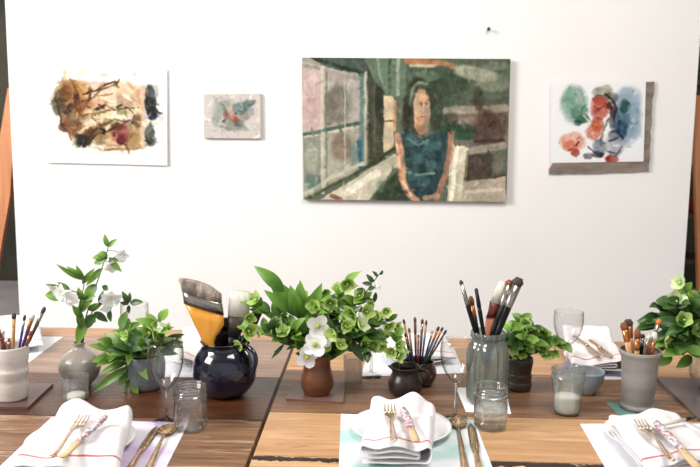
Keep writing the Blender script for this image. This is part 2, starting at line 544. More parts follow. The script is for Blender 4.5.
# ------------------------------------------------------------------ setting
bm = bmesh.new(); bx(bm, (0, 3.0, -0.05), (9.0, 9.0, 0.10))
tag(obj('floor', bm, M_floor, smooth=False, origin=Vector((0, 3, -0.1))), kind='structure')
bm = bmesh.new(); bx(bm, (0, 6.95, 1.6), (9.0, 0.12, 3.2))
tag(obj('wall_back', bm, M_dark, smooth=False), kind='structure')
bm = bmesh.new(); bx(bm, (-4.5, 3.0, 1.6), (0.12, 9.0, 3.2))
tag(obj('wall_left', bm, M_wall, smooth=False), kind='structure')
bm = bmesh.new(); bx(bm, (4.5, 3.0, 1.6), (0.12, 9.0, 3.2))
tag(obj('wall_right', bm, M_wall, smooth=False), kind='structure')
bm = bmesh.new(); bx(bm, (0, 3.0, 3.25), (9.0, 9.0, 0.10))
tag(obj('ceiling', bm, M_wall, smooth=False), kind='structure')

# white partition board the pictures hang on; its side edges follow the photo
L0, L1 = V(5, 0, WY), V(20, 320, WY)
R0, R1 = V(702.7, 0, WY), V(680.6, 320, WY)
def edge_x(a, b, z): return a.x + (b.x - a.x) * (z - a.z) / (b.z - a.z)
bm = bmesh.new()
zt, zb = 2.75, 0.0
q = [(edge_x(L0, L1, zb), zb), (edge_x(R0, R1, zb), zb), (edge_x(R0, R1, zt), zt), (edge_x(L0, L1, zt), zt)]
fr = [bm.verts.new((x, WY, z)) for x, z in q]; bk = [bm.verts.new((x, WY + 0.05, z)) for x, z in q]
bm.faces.new(fr); bm.faces.new(bk[::-1])
for i in range(4):
    j = (i + 1) % 4
    bm.faces.new((fr[j], fr[i], bk[i], bk[j]))
tag(obj('wall_partition', bm, M_board, smooth=False), kind='structure')

# leaning plywood behind the partition, left and right
def slab(name, pts, y, t, m, label, cat, group=None):
    bm = bmesh.new()
    ps = [V(px, py, y) for px, py in pts[:-2]]
    ps += [Vector((V(px, py, y).x, y, 0.0)) for px, py in pts[-2:]]
    A = [bm.verts.new(p) for p in ps]; B = [bm.verts.new(p + Vector((0, t, 0))) for p in ps]
    bm.faces.new(A); bm.faces.new(B[::-1])
    for i in range(len(A)):
        j = (i + 1) % len(A)
        bm.faces.new((A[j], A[i], B[i], B[j]))
    return tag(obj(name, bm, m, smooth=False), label, cat, group)
slab('leaning_board', [(0, 135), (7.5, 88), (9, 88), (12.8, 150), (10, 195), (-24, 400), (-52, 400)], 3.9, 0.03, M_ply,
     'orange plywood board leaning behind the left edge of the white partition', 'board')
slab('plywood_panel', [(693, 96), (730, 92), (730, 400), (702, 400)], 3.95, 0.03, M_ply,
     'orange plywood panel behind the right edge of the white partition', 'board')
# shelf with clutter at the right, behind
sx, sy = V(694, 250, 4.6).x, 4.6
rt = empty('shelving_unit', (sx + 0.10, sy + 0.2, 0), 'dark brown open shelves behind the right edge of the white partition', 'shelf')
for ox in (-0.4, 0.55):
    bm = bmesh.new(); bx(bm, (sx + ox, sy + 0.2, 0.85), (0.04, 0.36, 1.7)); obj('side_panel', bm, M_shelf, rt, smooth=False)
for z in (0.3, 0.62, 0.90, 1.18, 1.68):
    bm = bmesh.new(); bx(bm, (sx + 0.075, sy + 0.2, z), (0.91, 0.34, 0.03)); obj('shelf_board', bm, M_shelf, rt, smooth=False)
for k, (dx, z, h, r, c, lab) in enumerate([(-0.10, 0.915, 0.12, 0.035, (190, 180, 165), 'pale small tin'), (0.0, 0.915, 0.09, 0.04, (140, 70, 50), 'red brown small tin'),
                                           (-0.07, 0.635, 0.14, 0.04, (120, 110, 100), 'grey small tin'), (-0.02, 1.195, 0.11, 0.035, (205, 170, 120), 'tan small tin')]):
    bm = bmesh.new(); lathe(bm, (sx + dx, sy + 0.12, z), [(0, r), (h * 0.9, r), (h * 0.92, r * 1.06), (h, r * 1.06)], seg=18)
    tag(obj('paint_tin', bm, mat('tin%d' % k, c, 0.5)), lab + ' on the dark shelves behind the partition', 'tin', 'tins on the dark shelves')

# ------------------------------------------------------------------ the two plank tables
G1, G2 = P(291, 352), P(252, 453)
ax = (G1 - G2); ax.z = 0; ax.normalize()                   # across the boards, away from us
TH = math.atan2(ax.x, ax.y)
ROT = Matrix.Rotation(-TH, 4, 'Z')
def loc_y(px, py):
    return (P(px, py) - G2).dot(ax)
W_pink = wood('pinkish_sheen_board', (142, 114, 96), (186, 158, 140), (106, 80, 66), 0.36, 0.55, 1.0)  # pinkish tone paints the white partition's gloss reflection into the far plank
W_strip = wood('orange_edge_board', (180, 136, 100), (198, 156, 120), (150, 104, 74), 0.45, 0.4, 2.0)
W_dark = wood('dark_brown_board', (70, 38, 20), (100, 58, 32), (36, 20, 14), 0.32, 0.6, 3.0, crack=0.5)
W_weath = wood('weathered_brown_board', (112, 78, 54), (160, 122, 90), (78, 52, 36), 0.45, 0.7, 4.0, crack=0.45, chalk=(200, 176, 150))
W_light = wood('pale_orange_board', (190, 144, 100), (222, 180, 136), (128, 88, 58), 0.45, 0.5, 5.0, crack=0.5)
W_mid = wood('mid_brown_board', (104, 72, 48), (164, 124, 90), (60, 40, 28), 0.42, 0.75, 6.0, crack=0.6)
W_gappy = wood('cracked_pale_board', (196, 152, 108), (226, 188, 146), (90, 62, 44), 0.5, 0.55, 8.3, crack=1.0)
W_leg = wood('table_leg_wood', (120, 86, 60), (140, 104, 74), (80, 56, 40), 0.5, 0.5, 7.0)

def table(x0, x1, bounds, mats, label):
    """bounds: far to near local y"""
    rt = empty('plank_table', (G2.x, G2.y, 0), label, 'table', rot=(0, 0, -TH))
    M = Matrix.Translation((G2.x, G2.y, 0)) @ ROT
    bm = bmesh.new()
    used = []
    for k, (a, b) in enumerate(zip(bounds, bounds[1:])):
        m = mats[k]
        if m not in used: used.append(m)
        hh = 0.036
        bx(bm, ((x0 + x1) / 2, (a + b) / 2, TZ - hh / 2), (x1 - x0, abs(a - b) - 0.0034, hh), M, used.index(m), bevel=0.0016)
    obj('tabletop', bm, used, rt, smooth=False)
    ya, yb = bounds[0], bounds[-1]
    for y in (ya - 0.06, yb + 0.06):
        bm = bmesh.new(); bx(bm, ((x0 + x1) / 2, y, TZ - 0.036 - 0.045), (x1 - x0 - 0.2, 0.022, 0.09), M)
        obj('apron', bm, W_leg, rt, smooth=False)
    for x in (x0 + 0.09, x1 - 0.09):
        for y in (ya - 0.06 , yb + 0.06):
            bm = bmesh.new(); bx(bm, (x, y, (TZ - 0.036) / 2), (0.06, 0.06, TZ - 0.036), M)
            obj('leg', bm, W_leg, rt, smooth=False)
lb = [loc_y(100, 328), loc_y(100, 336.5), loc_y(240, 377), loc_y(205, 419), loc_y(210, 455), loc_y(210, 455) - 0.13, loc_y(210, 455) - 0.26]
table(-1.75, -0.004, lb, [W_strip, W_pink, W_dark, W_weath, W_weath, W_mid], 'long plank table on the left with a dark brown middle board')
rb = [loc_y(450, 338), loc_y(450, 345.5), loc_y(325, 370), loc_y(262, 411.5), loc_y(257, 455), loc_y(257, 455) - 0.13, loc_y(257, 455) - 0.26]
# dark ragged joint between the pale board and the one in front of it
m = W_gappy; n = m.node_tree.nodes; l = m.node_tree.links; b = n['Principled BSDF']
src = b.inputs['Base Color'].links[0].from_socket
tc = n.new('ShaderNodeTexCoord'); sp = n.new('ShaderNodeSeparateXYZ'); l.new(tc.outputs['Object'], sp.inputs[0])
nz = n.new('ShaderNodeTexNoise'); nz.inputs['Scale'].default_value = 26; nz.inputs['Detail'].default_value = 6; nz.inputs['Roughness'].default_value = .7; l.new(tc.outputs['Object'], nz.inputs['Vector'])
a = n.new('ShaderNodeMath'); a.operation = 'MULTIPLY_ADD'; a.inputs[1].default_value = 0.07; l.new(nz.outputs['Fac'], a.inputs[0]); l.new(sp.outputs['Y'], a.inputs[2])
d = n.new('ShaderNodeMath'); d.operation = 'SUBTRACT'; d.inputs[1].default_value = rb[4] - 0.016 + 0.035; l.new(a.outputs[0], d.inputs[0])
ab = n.new('ShaderNodeMath'); ab.operation = 'ABSOLUTE'; l.new(d.outputs[0], ab.inputs[0])
lt = n.new('ShaderNodeMath'); lt.operation = 'LESS_THAN'; lt.inputs[1].default_value = 0.012; l.new(ab.outputs[0], lt.inputs[0])
mx = n.new('ShaderNodeMix'); mx.data_type = 'RGBA'; mx.inputs['B'].default_value = srgb(40, 27, 20); l.new(lt.outputs[0], mx.inputs['Factor']); l.new(src, mx.inputs['A']); l.new(mx.outputs['Result'], b.inputs['Base Color'])
table(0.004, 1.85, rb, [W_strip, W_light, W_mid, W_light, W_gappy, W_mid], 'long plank table on the right with pale orange front boards')
# ------------------------------------------------------------------ pictures
# 1: large painting, woman seated by a window
p = Paint(300, 206, 1.46, (96, 104, 94), warp=0.009, seed=3, wsc=11)
S, B, Y = p.stroke, p.blob, p.poly
Y([(0, 0), (.31, .02), (.3, .78), (0, 1)], (158, 150, 146))
Y([(0, .06), (.10, .1), (.10, .5), (0, .54)], (190, 172, 170))
B(.05, .36, .05, .14, (176, 152, 152), .8)
Y([(.10, .10), (.28, .16), (.28, .44), (.10, .5)], (164, 156, 152))
B(.18, .32, .06, .14, (98, 98, 92), .8); B(.13, .36, .03, .12, (116, 108, 102), .7)
B(.235, .28, .02, .15, (148, 158, 148), .7)
Y([(0, .55), (.09, .53), (.09, .94), (0, .98)], (134, 140, 130))
Y([(.1, .52), (.27, .46), (.27, .77), (.1, .92)], (152, 152, 140))
B(.19, .62, .05, .10, (118, 104, 94), .8); B(.04, .7, .03, .10, (164, 166, 152), .7); B(.14, .78, .04, .08, (168, 164, 150), .7)
B(.05, .87, .04, .06, (70, 102, 102), .7); B(.245, .68, .02, .08, (96, 118, 116), .8)
S([(0, .535), (.10, .51), (.28, .45)], .014, (66, 92, 86)); S([(0, .555), (.28, .475)], .008, (196, 188, 176), .8)
S([(.095, .04), (.095, .95)], .012, (186, 184, 170)); S([(.115, .10), (.115, .9)], .006, (96, 116, 106))
S([(.205, .14), (.205, .74)], .006, (178, 176, 164), .8)
Y([(.03, 0), (.36, 0), (.34, .12), (.28, .13), (.12, .07)], (58, 76, 70))
S([(.06, .01), (.3, .11)], .014, (40, 58, 54)); S([(.0, .035), (.27, .12)], .007, (178, 178, 166), .7)
S([(.29, .12), (.285, .8)], .018, (92, 122, 120)); S([(.275, .58), (.278, .76)], .016, (52, 96, 120)); S([(.305, .1), (.305, .74)], .010, (172, 170, 156))
Y([(.315, 0), (.40, 0), (.395, .68), (.32, .74)], (66, 70, 60)); S([(.35, .15), (.35, .68)], .012, (92, 92, 78)); B(.37, .3, .02, .16, (46, 54, 46), .8)
Y([(.3, 0), (.5, 0), (.5, .24), (.42, .27), (.34, .14)], (104, 124, 110)); S([(.42, 0), (.42, .24)], .012, (70, 92, 78)); S([(.46, 0), (.46, .25)], .012, (150, 164, 148)); S([(.36, 0), (.38, .16)], .01, (132, 148, 132))
Y([(.395, .26), (.44, .26), (.445, .62), (.395, .66)], (204, 186, 160)); S([(.395, .44), (.44, .43)], .008, (96, 84, 64)); S([(.445, .3), (.445, .5)], .014, (190, 150, 116))
Y([(.08, 1), (.31, .79), (.45, .66), (.48, .74), (.36, 1)], (196, 190, 174)); S([(.20, .96), (.36, .8)], .03, (214, 208, 194))
S([(.02, .99), (.16, .88), (.3, .77)], .013, (74, 86, 64)); S([(.0, .97), (.14, .84), (.29, .73)], .014, (186, 182, 164)); S([(.30, .77), (.36, .72), (.45, .62)], .013, (60, 70, 54))
Y([(.32, 1), (.45, .76), (.5, .82), (.52, 1)], (56, 70, 56)); S([(.34, .97), (.44, .8)], .009, (108, 122, 96)); B(.38, .9, .02, .05, (98, 120, 112), .6); S([(.14, .97), (.18, .99)], .018, (132, 96, 68))
Y([(.5, 0), (1, 0), (1, .4), (.5, .45)], (84, 98, 86))
B(.68, .16, .13, .10, (58, 74, 62), .9); B(.83, .10, .11, .05, (176, 174, 158), .9, rot=.2); B(.92, .17, .08, .06, (138, 142, 128), .8); B(.93, .05, .06, .03, (112, 122, 110), .7); S([(.50, .02), (.62, .02), (.72, .05)], .02, (176, 122, 86)); S([(.52, .05), (.64, .045)], .012, (196, 188, 160))
B(.6, .12, .06, .04, (120, 136, 118), .7); B(.72, .30, .05, .10, (72, 86, 74), .8)
Y([(.7, .36), (1, .33), (1, .6), (.7, .6)], (124, 114, 104)); S([(.7, .36), (.98, .34)], .03, (156, 146, 134)); S([(.76, .29), (.98, .29)], .015, (96, 88, 78)); S([(.72, .43), (.86, .43)], .025, (138, 126, 116))
B(.9, .50, .075, .14, (74, 58, 56), .95); B(.85, .28, .025, .09, (62, 56, 50), .9); B(.965, .46, .03, .10, (92, 76, 72), .8); B(.88, .42, .04, .08, (96, 78, 72), .7)
B(.75, .50, .09, .05, (44, 72, 56), .95); S([(.68, .55), (.82, .55)], .018, (52, 92, 72)); B(.72, .42, .04, .05, (60, 66, 54), .8)
S([(.8, .64), (.98, .60)], .028, (158, 150, 142)); S([(.84, .575), (.98, .56)], .012, (60, 52, 50))
Y([(.72, .6), (.81, .61), (.79, 1), (.71, 1)], (204, 198, 180)); S([(.75, .62), (.73, .98)], .018, (226, 220, 202)); S([(.805, .64), (.785, .98)], .010, (120, 108, 92))
Y([(.81, .66), (.93, .66), (.92, .82), (.80, .86)], (76, 66, 66)); Y([(.79, .86), (.99, .82), (1, 1), (.77, 1)], (176, 164, 150)); S([(.82, .83), (.99, .81)], .012, (88, 76, 70)); B(.95, .73, .03, .06, (126, 116, 108), .8); S([(.80, .93), (.97, .91)], .015, (196, 184, 168))
# figure
B(.56, .33, .072, .20, (58, 60, 48), 1, .15); B(.645, .38, .035, .14, (60, 68, 58), .9, .3); S([(.515, .32), (.53, .22), (.565, .17), (.60, .175)], .013, (116, 136, 122)); S([(.53, .27), (.56, .19), (.61, .2)], .010, (82, 92, 78)); B(.505, .4, .02, .12, (46, 50, 40), .9)
B(.575, .335, .040, .125, (204, 170, 146), 1, .15); B(.600, .36, .020, .10, (164, 142, 124), .9); B(.58, .275, .02, .03, (206, 160, 126), .9); B(.572, .31, .008, .014, (92, 70, 56), .9); B(.598, .31, .008, .012, (84, 66, 54), .9); S([(.585, .32), (.582, .37)], .007, (206, 168, 140)); S([(.572, .405), (.594, .405)], .007, (150, 78, 62)); B(.56, .43, .012, .03, (196, 128, 92), .9)
B(.575, .47, .028, .065, (178, 142, 120), 1, .2); B(.6, .46, .016, .06, (140, 124, 106), .8)
Y([(.455, .54), (.52, .50), (.575, .56), (.63, .52), (.70, .5), (.715, .62), (.69, .82), (.66, 1), (.49, 1), (.50, .86), (.475, .7)], (52, 76, 82), 1, .2)
for x, y, r in ((.52, .57, .03), (.6, .62, .035), (.56, .7, .03), (.65, .6, .025), (.63, .75, .03), (.53, .82, .03), (.59, .85, .03)): B(x, y, r, r * 1.4, (80, 116, 120), .6, rot=x * 9)
for x, y in ((.5, .66), (.57, .62), (.66, .68), (.58, .78), (.55, .93), (.62, .95)): B(x, y, .018, .04, (34, 58, 66), .7)
S([(.50, .79), (.56, .82), (.64, .80)], .009, (120, 148, 138)); S([(.51, .56), (.56, .60), (.61, .57)], .008, (104, 138, 138))
S([(.463, .54), (.478, .68), (.484, .84), (.515, .94), (.56, 1)], .026, (196, 150, 124)); S([(.457, .60), (.47, .76)], .010, (222, 180, 152)); S([(.49, .86), (.53, .96)], .010, (222, 190, 164))
S([(.722, .52), (.712, .70), (.69, .84), (.655, .98)], .024, (160, 122, 104)); S([(.73, .56), (.72, .7)], .007, (188, 150, 130)); S([(.60, .98), (.66, .96)], .020, (176, 140, 120))
dabs(p, 700, .009, 5, 12)
grn = (vnoise(p.u0 * 1.46, p.v0, 91, 60) + vnoise(p.u0 * 1.46 * 2.2, p.v0 * .5, 92, 40) - 1.0) * 9
p.c += grn[..., None]
gm = p.c.mean(axis=2, keepdims=True); p.c = gm + (p.c - gm) * .92 + np.array([3, 1, -3.])
p.c = 100 + (p.c - 108) * 1.24
p.c += (fbm(p.u0 * 1.46, p.v0, 77, 34) * 34)[..., None]
y1 = WY - 0.034
painted_panel('portrait_painting', p, [V(302, 57.5, y1), V(510.5, 59, y1), V(506.5, 202, y1), V(303.5, 199.5, y1)], 0.030, M_canvas)
tag(bpy.data.objects['portrait_painting'], 'large unframed painting of a seated woman in a blue dress beside a window', 'painting')

# 2: watercolour on white paper, left
p = Paint(200, 166, 1.2, (240, 238, 235), warp=0.022, seed=11, wsc=7)
S, B, Y = p.stroke, p.blob, p.poly
S([(.10, .05), (.92, .07)], .012, (232, 214, 188), .6); S([(.14, .04), (.16, .14)], .02, (220, 180, 130), .7); S([(.08, .88), (.8, .87)], .014, (232, 216, 192), .6)
Y([(.10, .12), (.82, .16), (.84, .84), (.24, .84), (.12, .6)], (206, 184, 160), .85)
B(.2, .3, .13, .17, (162, 120, 76), .85); B(.10, .36, .06, .14, (116, 108, 88), .85); B(.17, .25, .05, .08, (136, 92, 50), .8); B(.29, .22, .08, .10, (190, 146, 96), .8); B(.17, .56, .05, .12, (148, 108, 74), .7)
B(.19, .42, .03, .07, (56, 60, 66), .9, rot=.6); B(.235, .50, .06, .06, (146, 148, 128), .9); B(.14, .63, .04, .05, (92, 56, 40), .8); B(.26, .32, .03, .06, (96, 66, 40), .8)
B(.5, .28, .2, .12, (232, 212, 190), .9)
B(.30, .42, .10, .12, (160, 124, 88), .75); B(.45, .64, .16, .10, (150, 120, 84), .7); B(.66, .30, .09, .10, (188, 156, 124), .7); B(.70, .74, .08, .08, (150, 118, 82), .7); B(.24, .62, .07, .10, (138, 104, 72), .8); S([(.30, .26), (.42, .22), (.5, .17), (.57, .14), (.6, .2)], .012, (128, 86, 48)); S([(.33, .32), (.44, .27), (.54, .26)], .010, (178, 128, 84)); B(.42, .36, .10, .05, (206, 162, 124), .8)
S([(.36, .20), (.34, .34), (.3, .44)], .018, (150, 110, 66)); B(.66, .2, .08, .09, (240, 216, 186), .8); S([(.68, .14), (.76, .24), (.78, .36)], .020, (206, 166, 126), .8)
B(.5, .48, .18, .07, (234, 212, 180), .9); S([(.30, .5), (.46, .46), (.6, .42), (.76, .40)], .011, (118, 94, 62), .8); S([(.32, .58), (.5, .52), (.64, .5)], .022, (244, 228, 202), .9); S([(.42, .43), (.47, .40)], .02, (74, 66, 48)); S([(.58, .40), (.62, .38)], .016, (84, 72, 50)); B(.5, .56, .08, .04, (150, 146, 112), .8); B(.62, .46, .05, .03, (168, 160, 128), .8)
B(.29, .76, .06, .08, (62, 66, 56), .95); B(.36, .70, .05, .08, (108, 80, 50), .85); S([(.30, .82), (.38, .68), (.44, .6)], .016, (90, 70, 44)); S([(.40, .78), (.47, .66), (.52, .6)], .020, (240, 220, 190)); B(.45, .70, .05, .10, (132, 110, 74), .8); B(.52, .74, .05, .07, (214, 184, 146), .9); S([(.42, .62), (.5, .66), (.56, .62)], .012, (84, 64, 40))
B(.62, .68, .07, .10, (160, 96, 92), .9); B(.61, .74, .04, .06, (142, 76, 80), .8); B(.58, .6, .05, .04, (110, 84, 60), .7); B(.72, .66, .05, .13, (176, 146, 104), .8); B(.75, .54, .04, .08, (132, 110, 80), .8); B(.74, .76, .05, .06, (196, 166, 126), .8)
S([(.44, .84), (.62, .84), (.8, .82)], .014, (170, 132, 92), .8); S([(.8, .18), (.79, .5), (.80, .82)], .014, (222, 190, 150), .8)
B(.86, .32, .05, .16, (66, 74, 74), .95, .25); B(.88, .46, .045, .08, (46, 54, 60), .9); B(.86, .69, .045, .12, (72, 76, 72), .9); B(.87, .76, .03, .05, (110, 110, 100), .7); B(.90, .24, .04, .08, (150, 152, 144), .6); B(.95, .50, .03, .05, (170, 176, 180), .5); S([(.76, .55), (.92, .57)], .014, (232, 208, 178))
S([(.13, .10), (.16, .22), (.14, .34), (.18, .46), (.16, .6), (.20, .74)], .012, (150, 108, 66), .55); S([(.22, .14), (.26, .26), (.24, .38), (.29, .48)], .014, (120, 82, 48), .6)
S([(.30, .34), (.38, .30), (.44, .22), (.52, .20), (.60, .15)], .010, (92, 58, 34), .55); S([(.34, .40), (.40, .44), (.48, .38), (.56, .44)], .012, (86, 70, 44), .5); S([(.38, .52), (.46, .60), (.56, .52), (.66, .56)], .010, (110, 96, 62), .8)
S([(.28, .66), (.36, .60), (.46, .54)], .016, (238, 218, 188), .9); S([(.34, .80), (.42, .70), (.50, .66)], .012, (60, 50, 36), .55); S([(.66, .40), (.72, .48), (.70, .58)], .008, (96, 72, 48), .8); S([(.70, .28), (.74, .40), (.72, .46)], .012, (236, 212, 180), .9)
S([(.56, .66), (.60, .76), (.66, .80)], .009, (96, 50, 48), .8); S([(.48, .78), (.56, .80), (.64, .84)], .012, (196, 160, 116), .8); S([(.08, .30), (.10, .44), (.13, .56)], .012, (92, 88, 70), .8)
dabs(p, 900, .012, 6, 20, True)
gm = p.c.mean(axis=2, keepdims=True); p.c = gm + (p.c - gm) * .82
p.c = 240 - (240 - p.c) * 1.45
y2 = WY - 0.012
painted_panel('watercolour_painting', p, [V(47, 68, y2), V(167, 69, y2), V(167.5, 165.5, y2), V(46.5, 162.5, y2)], 0.0015, M_paper, bulge=0.008)
tag(bpy.data.objects['watercolour_painting'], 'brown and cream watercolour on a loose white sheet, leftmost picture on the wall', 'painting')

# 3: small canvas
p = Paint(84, 66, 1.26, (204, 190, 180), warp=0.06, seed=21, wsc=6)
S, B, Y = p.stroke, p.blob, p.poly
B(.46, .46, .3, .34, (182, 172, 158), .8); B(.34, .3, .14, .16, (150, 158, 142), .8); B(.66, .32, .16, .14, (132, 146, 136), .9, rot=-.4); B(.78, .22, .1, .08, (112, 128, 118), .8, rot=-.5); B(.22, .55, .07, .2, (156, 160, 142), .7)
B(.40, .48, .07, .12, (168, 108, 96), .8); B(.52, .52, .08, .10, (196, 132, 112), .8); B(.58, .58, .07, .08, (172, 92, 80), .8); B(.46, .66, .12, .10, (150, 146, 126), .8); B(.62, .66, .10, .10, (120, 120, 108), .8); B(.46, .36, .07, .08, (206, 178, 152), .9); B(.72, .5, .09, .10, (166, 144, 128), .8); S([(.3, .74), (.5, .80), (.66, .76)], .03, (140, 140, 124), .8); B(.35, .62, .03, .05, (84, 72, 64), .7); B(.58, .44, .02, .03, (88, 80, 72), .7)
B(.26, .30, .12, .18, (168, 174, 156), .6); B(.60, .78, .22, .08, (160, 160, 142), .7); B(.80, .40, .08, .14, (150, 150, 138), .7); S([(.3, .2), (.42, .5), (.6, .7), (.76, .76)], .02, (128, 124, 110), .6); S([(.68, .42), (.78, .26), (.88, .18)], .04, (104, 116, 108), .7)
dabs(p, 150, .02, 7, 20)
gm = p.c.mean(axis=2, keepdims=True); p.c = gm + (p.c - gm) * .72
p.c = np.array([204, 190, 180.]) + (p.c - np.array([204, 190, 180.])) * 1.5
painted_panel('canvas_painting', p, [V(204, 94, WY - 0.022), V(260.5, 93.5, WY - 0.022), V(261, 138.5, WY - 0.022), V(204, 138, WY - 0.022)], 0.020, M_canvas)
tag(bpy.data.objects['canvas_painting'], 'small beige canvas with a green and red smudge, smallest picture on the wall', 'painting')

# 4: watercolour on ragged backing board
rt = empty('mounted_painting', V(598, 172, WY), 'red, green and blue watercolour on a ragged grey brown backing, rightmost on the wall', 'painting')
bm = bmesh.new()
out = []
def edge(a, b, n, amp):
    for k in range(n):
        t = k / n
        j = (random.uniform(-amp, amp), random.uniform(-amp, amp))
        out.append((a[0] + (b[0] - a[0]) * t + j[0], a[1] + (b[1] - a[1]) * t + j[1]))
edge((553, 84), (643, 84), 6, .2); edge((643, 82), (654, 81.5), 3, .2); edge((654, 81.5), (649, 171), 14, .9); edge((649, 171), (549.5, 174), 20, .9); edge((549.5, 174), (549.8, 164), 2, .1); edge((553, 164), (553, 84), 6, .2)
A = [bm.verts.new(V(x, y, WY - 0.016)) for x, y in out]; Bk = [bm.verts.new(v.co + Vector((0, 0.014, 0))) for v in A]
bm.faces.new(A); bm.faces.new(Bk[::-1])
for i in range(len(A)):
    j = (i + 1) % len(A); bm.faces.new((A[j], A[i], Bk[i], Bk[j]))
obj('backing_board', bm, M_linen, rt, smooth=False)
p = Paint(180, 156, 1.16, (238, 238, 238), warp=0.028, seed=31, wsc=7)
S, B, Y = p.stroke, p.blob, p.poly
B(.24, .27, .14, .23, (134, 170, 148), .9); B(.22, .12, .07, .07, (160, 190, 170), .8); B(.33, .46, .09, .06, (86, 126, 108), .9); B(.28, .5, .05, .05, (70, 108, 92), .8); B(.3, .38, .1, .09, (120, 158, 138), .8)
B(.80, .45, .16, .34, (134, 160, 178), .85); B(.82, .22, .14, .16, (168, 188, 200), .8); B(.76, .5, .08, .2, (92, 124, 142), .8); B(.78, .3, .06, .09, (72, 112, 104), .8); B(.76, .6, .06, .12, (80, 112, 128), .8); B(.9, .6, .08, .12, (170, 190, 202), .8)
B(.55, .14, .10, .09, (150, 146, 132), .8); B(.60, .10, .05, .05, (196, 186, 160), .8); B(.64, .2, .06, .07, (110, 112, 108), .7)
B(.52, .32, .10, .14, (190, 92, 80), .9); B(.50, .24, .07, .05, (206, 116, 98), .8); B(.56, .38, .04, .07, (222, 160, 140), .8); B(.50, .52, .07, .09, (206, 112, 84), .9); B(.46, .62, .08, .09, (214, 124, 96), .9); B(.63, .3, .03, .05, (110, 44, 40), .8); B(.66, .37, .03, .08, (94, 60, 60), .7)
B(.24, .74, .13, .12, (232, 164, 140), .85); B(.20, .80, .06, .07, (224, 138, 112), .8); B(.27, .88, .05, .05, (176, 76, 56), .9, rot=-.5); S([(.62, .44), (.56, .62), (.58, .7)], .02, (236, 230, 220)); B(.66, .5, .04, .08, (98, 90, 96), .7)
B(.68, .66, .07, .06, (78, 84, 92), .9); B(.68, .78, .10, .14, (170, 174, 180), .9); B(.52, .82, .07, .12, (120, 130, 140), .8); B(.5, .9, .07, .05, (84, 84, 96), .8); B(.4, .92, .05, .04, (90, 84, 100), .7); B(.66, .95, .07, .05, (178, 66, 52), .9); S([(.62, .74), (.72, .70)], .014, (96, 100, 112)); S([(.42, .7), (.38, .86)], .02, (240, 238, 236))
S([(.58, .16), (.66, .22), (.70, .34), (.68, .46)], .014, (70, 66, 70), .8); S([(.44, .22), (.50, .17), (.58, .18)], .010, (140, 80, 70), .8); S([(.45, .30), (.50, .34), (.56, .30)], .010, (140, 50, 46), .8); S([(.50, .42), (.56, .46)], .010, (160, 70, 56), .8)
S([(.66, .40), (.60, .50), (.56, .60), (.54, .72)], .014, (120, 116, 124), .8); S([(.74, .48), (.72, .60), (.78, .70)], .012, (64, 84, 100), .8); S([(.60, .86), (.70, .88), (.76, .80)], .012, (90, 96, 110), .8); S([(.36, .42), (.42, .50), (.40, .56)], .014, (232, 228, 222), .9)
S([(.20, .86), (.26, .80), (.30, .74)], .010, (160, 66, 50), .8); S([(.40, .78), (.46, .88), (.54, .92)], .010, (70, 68, 86), .8)
dabs(p, 260, .012, 8, 24, True)
gm = p.c.mean(axis=2, keepdims=True); p.c = gm + (p.c - gm) * .8
p.c = 238 - (238 - p.c) * 1.4
painted_panel('paper_sheet', p, [V(550.8, 81.6, WY - 0.020), V(646, 82, WY - 0.020), V(643.5, 161.5, WY - 0.020), V(550.5, 163, WY - 0.020)], 0.003, M_paper, parent=rt)

# nail high on the board
bm = bmesh.new(); c = V(487.5, 30.5, WY)
tube(bm, [c, c + Vector((0, -0.03, 0.003))], 0.0035, 8); tube(bm, [c + Vector((0, -0.03, 0.003)), c + Vector((0, -0.034, 0.003))], 0.008, 10)
tag(obj('nail', bm, mat('dark_iron', (70, 60, 50), 0.5)), 'dark nail head high on the white partition above the large painting', 'nail')

# ------------------------------------------------------------------ place settings
def quad_sheet(name, px4, z, th, m, label, cat, group=None, n=10, wav=0.0):
    """flat sheet lying on the table, px4 = TL TR BR BL seen in the photo"""
    C = [P(x, y, z) for x, y in px4]
    bm = bmesh.new(); uvl = bm.loops.layers.uv.verify()
    top = {}; bot = {}
    for i in range(n + 1):
        for j in range(n + 1):
            u, v = i / n, j / n
            q = (C[0] * (1 - u) + C[1] * u) * (1 - v) + (C[3] * (1 - u) + C[2] * u) * v
            top[i, j] = bm.verts.new(q + Vector((0, 0, th))); bot[i, j] = bm.verts.new(q)
    for i in range(n):
        for j in range(n):
            f = bm.faces.new((top[i, j], top[i, j + 1], top[i + 1, j + 1], top[i + 1, j]))
            for lp, (a, b) in zip(f.loops, ((i, j), (i, j + 1), (i + 1, j + 1), (i + 1, j))): lp[uvl].uv = (a / n, b / n)
            bm.faces.new((bot[i, j], bot[i + 1, j], bot[i + 1, j + 1], bot[i, j + 1]))
    for k in range(n):
        bm.faces.new((top[k, 0], top[k + 1, 0], bot[k + 1, 0], bot[k, 0])); bm.faces.new((top[k, n], bot[k, n], bot[k + 1, n], top[k + 1, n]))
        bm.faces.new((top[0, k], bot[0, k], bot[0, k + 1], top[0, k + 1])); bm.faces.new((top[n, k], top[n, k + 1], bot[n, k + 1], bot[n, k]))
    return tag(obj(name, bm, m, smooth=False), label, cat, group)

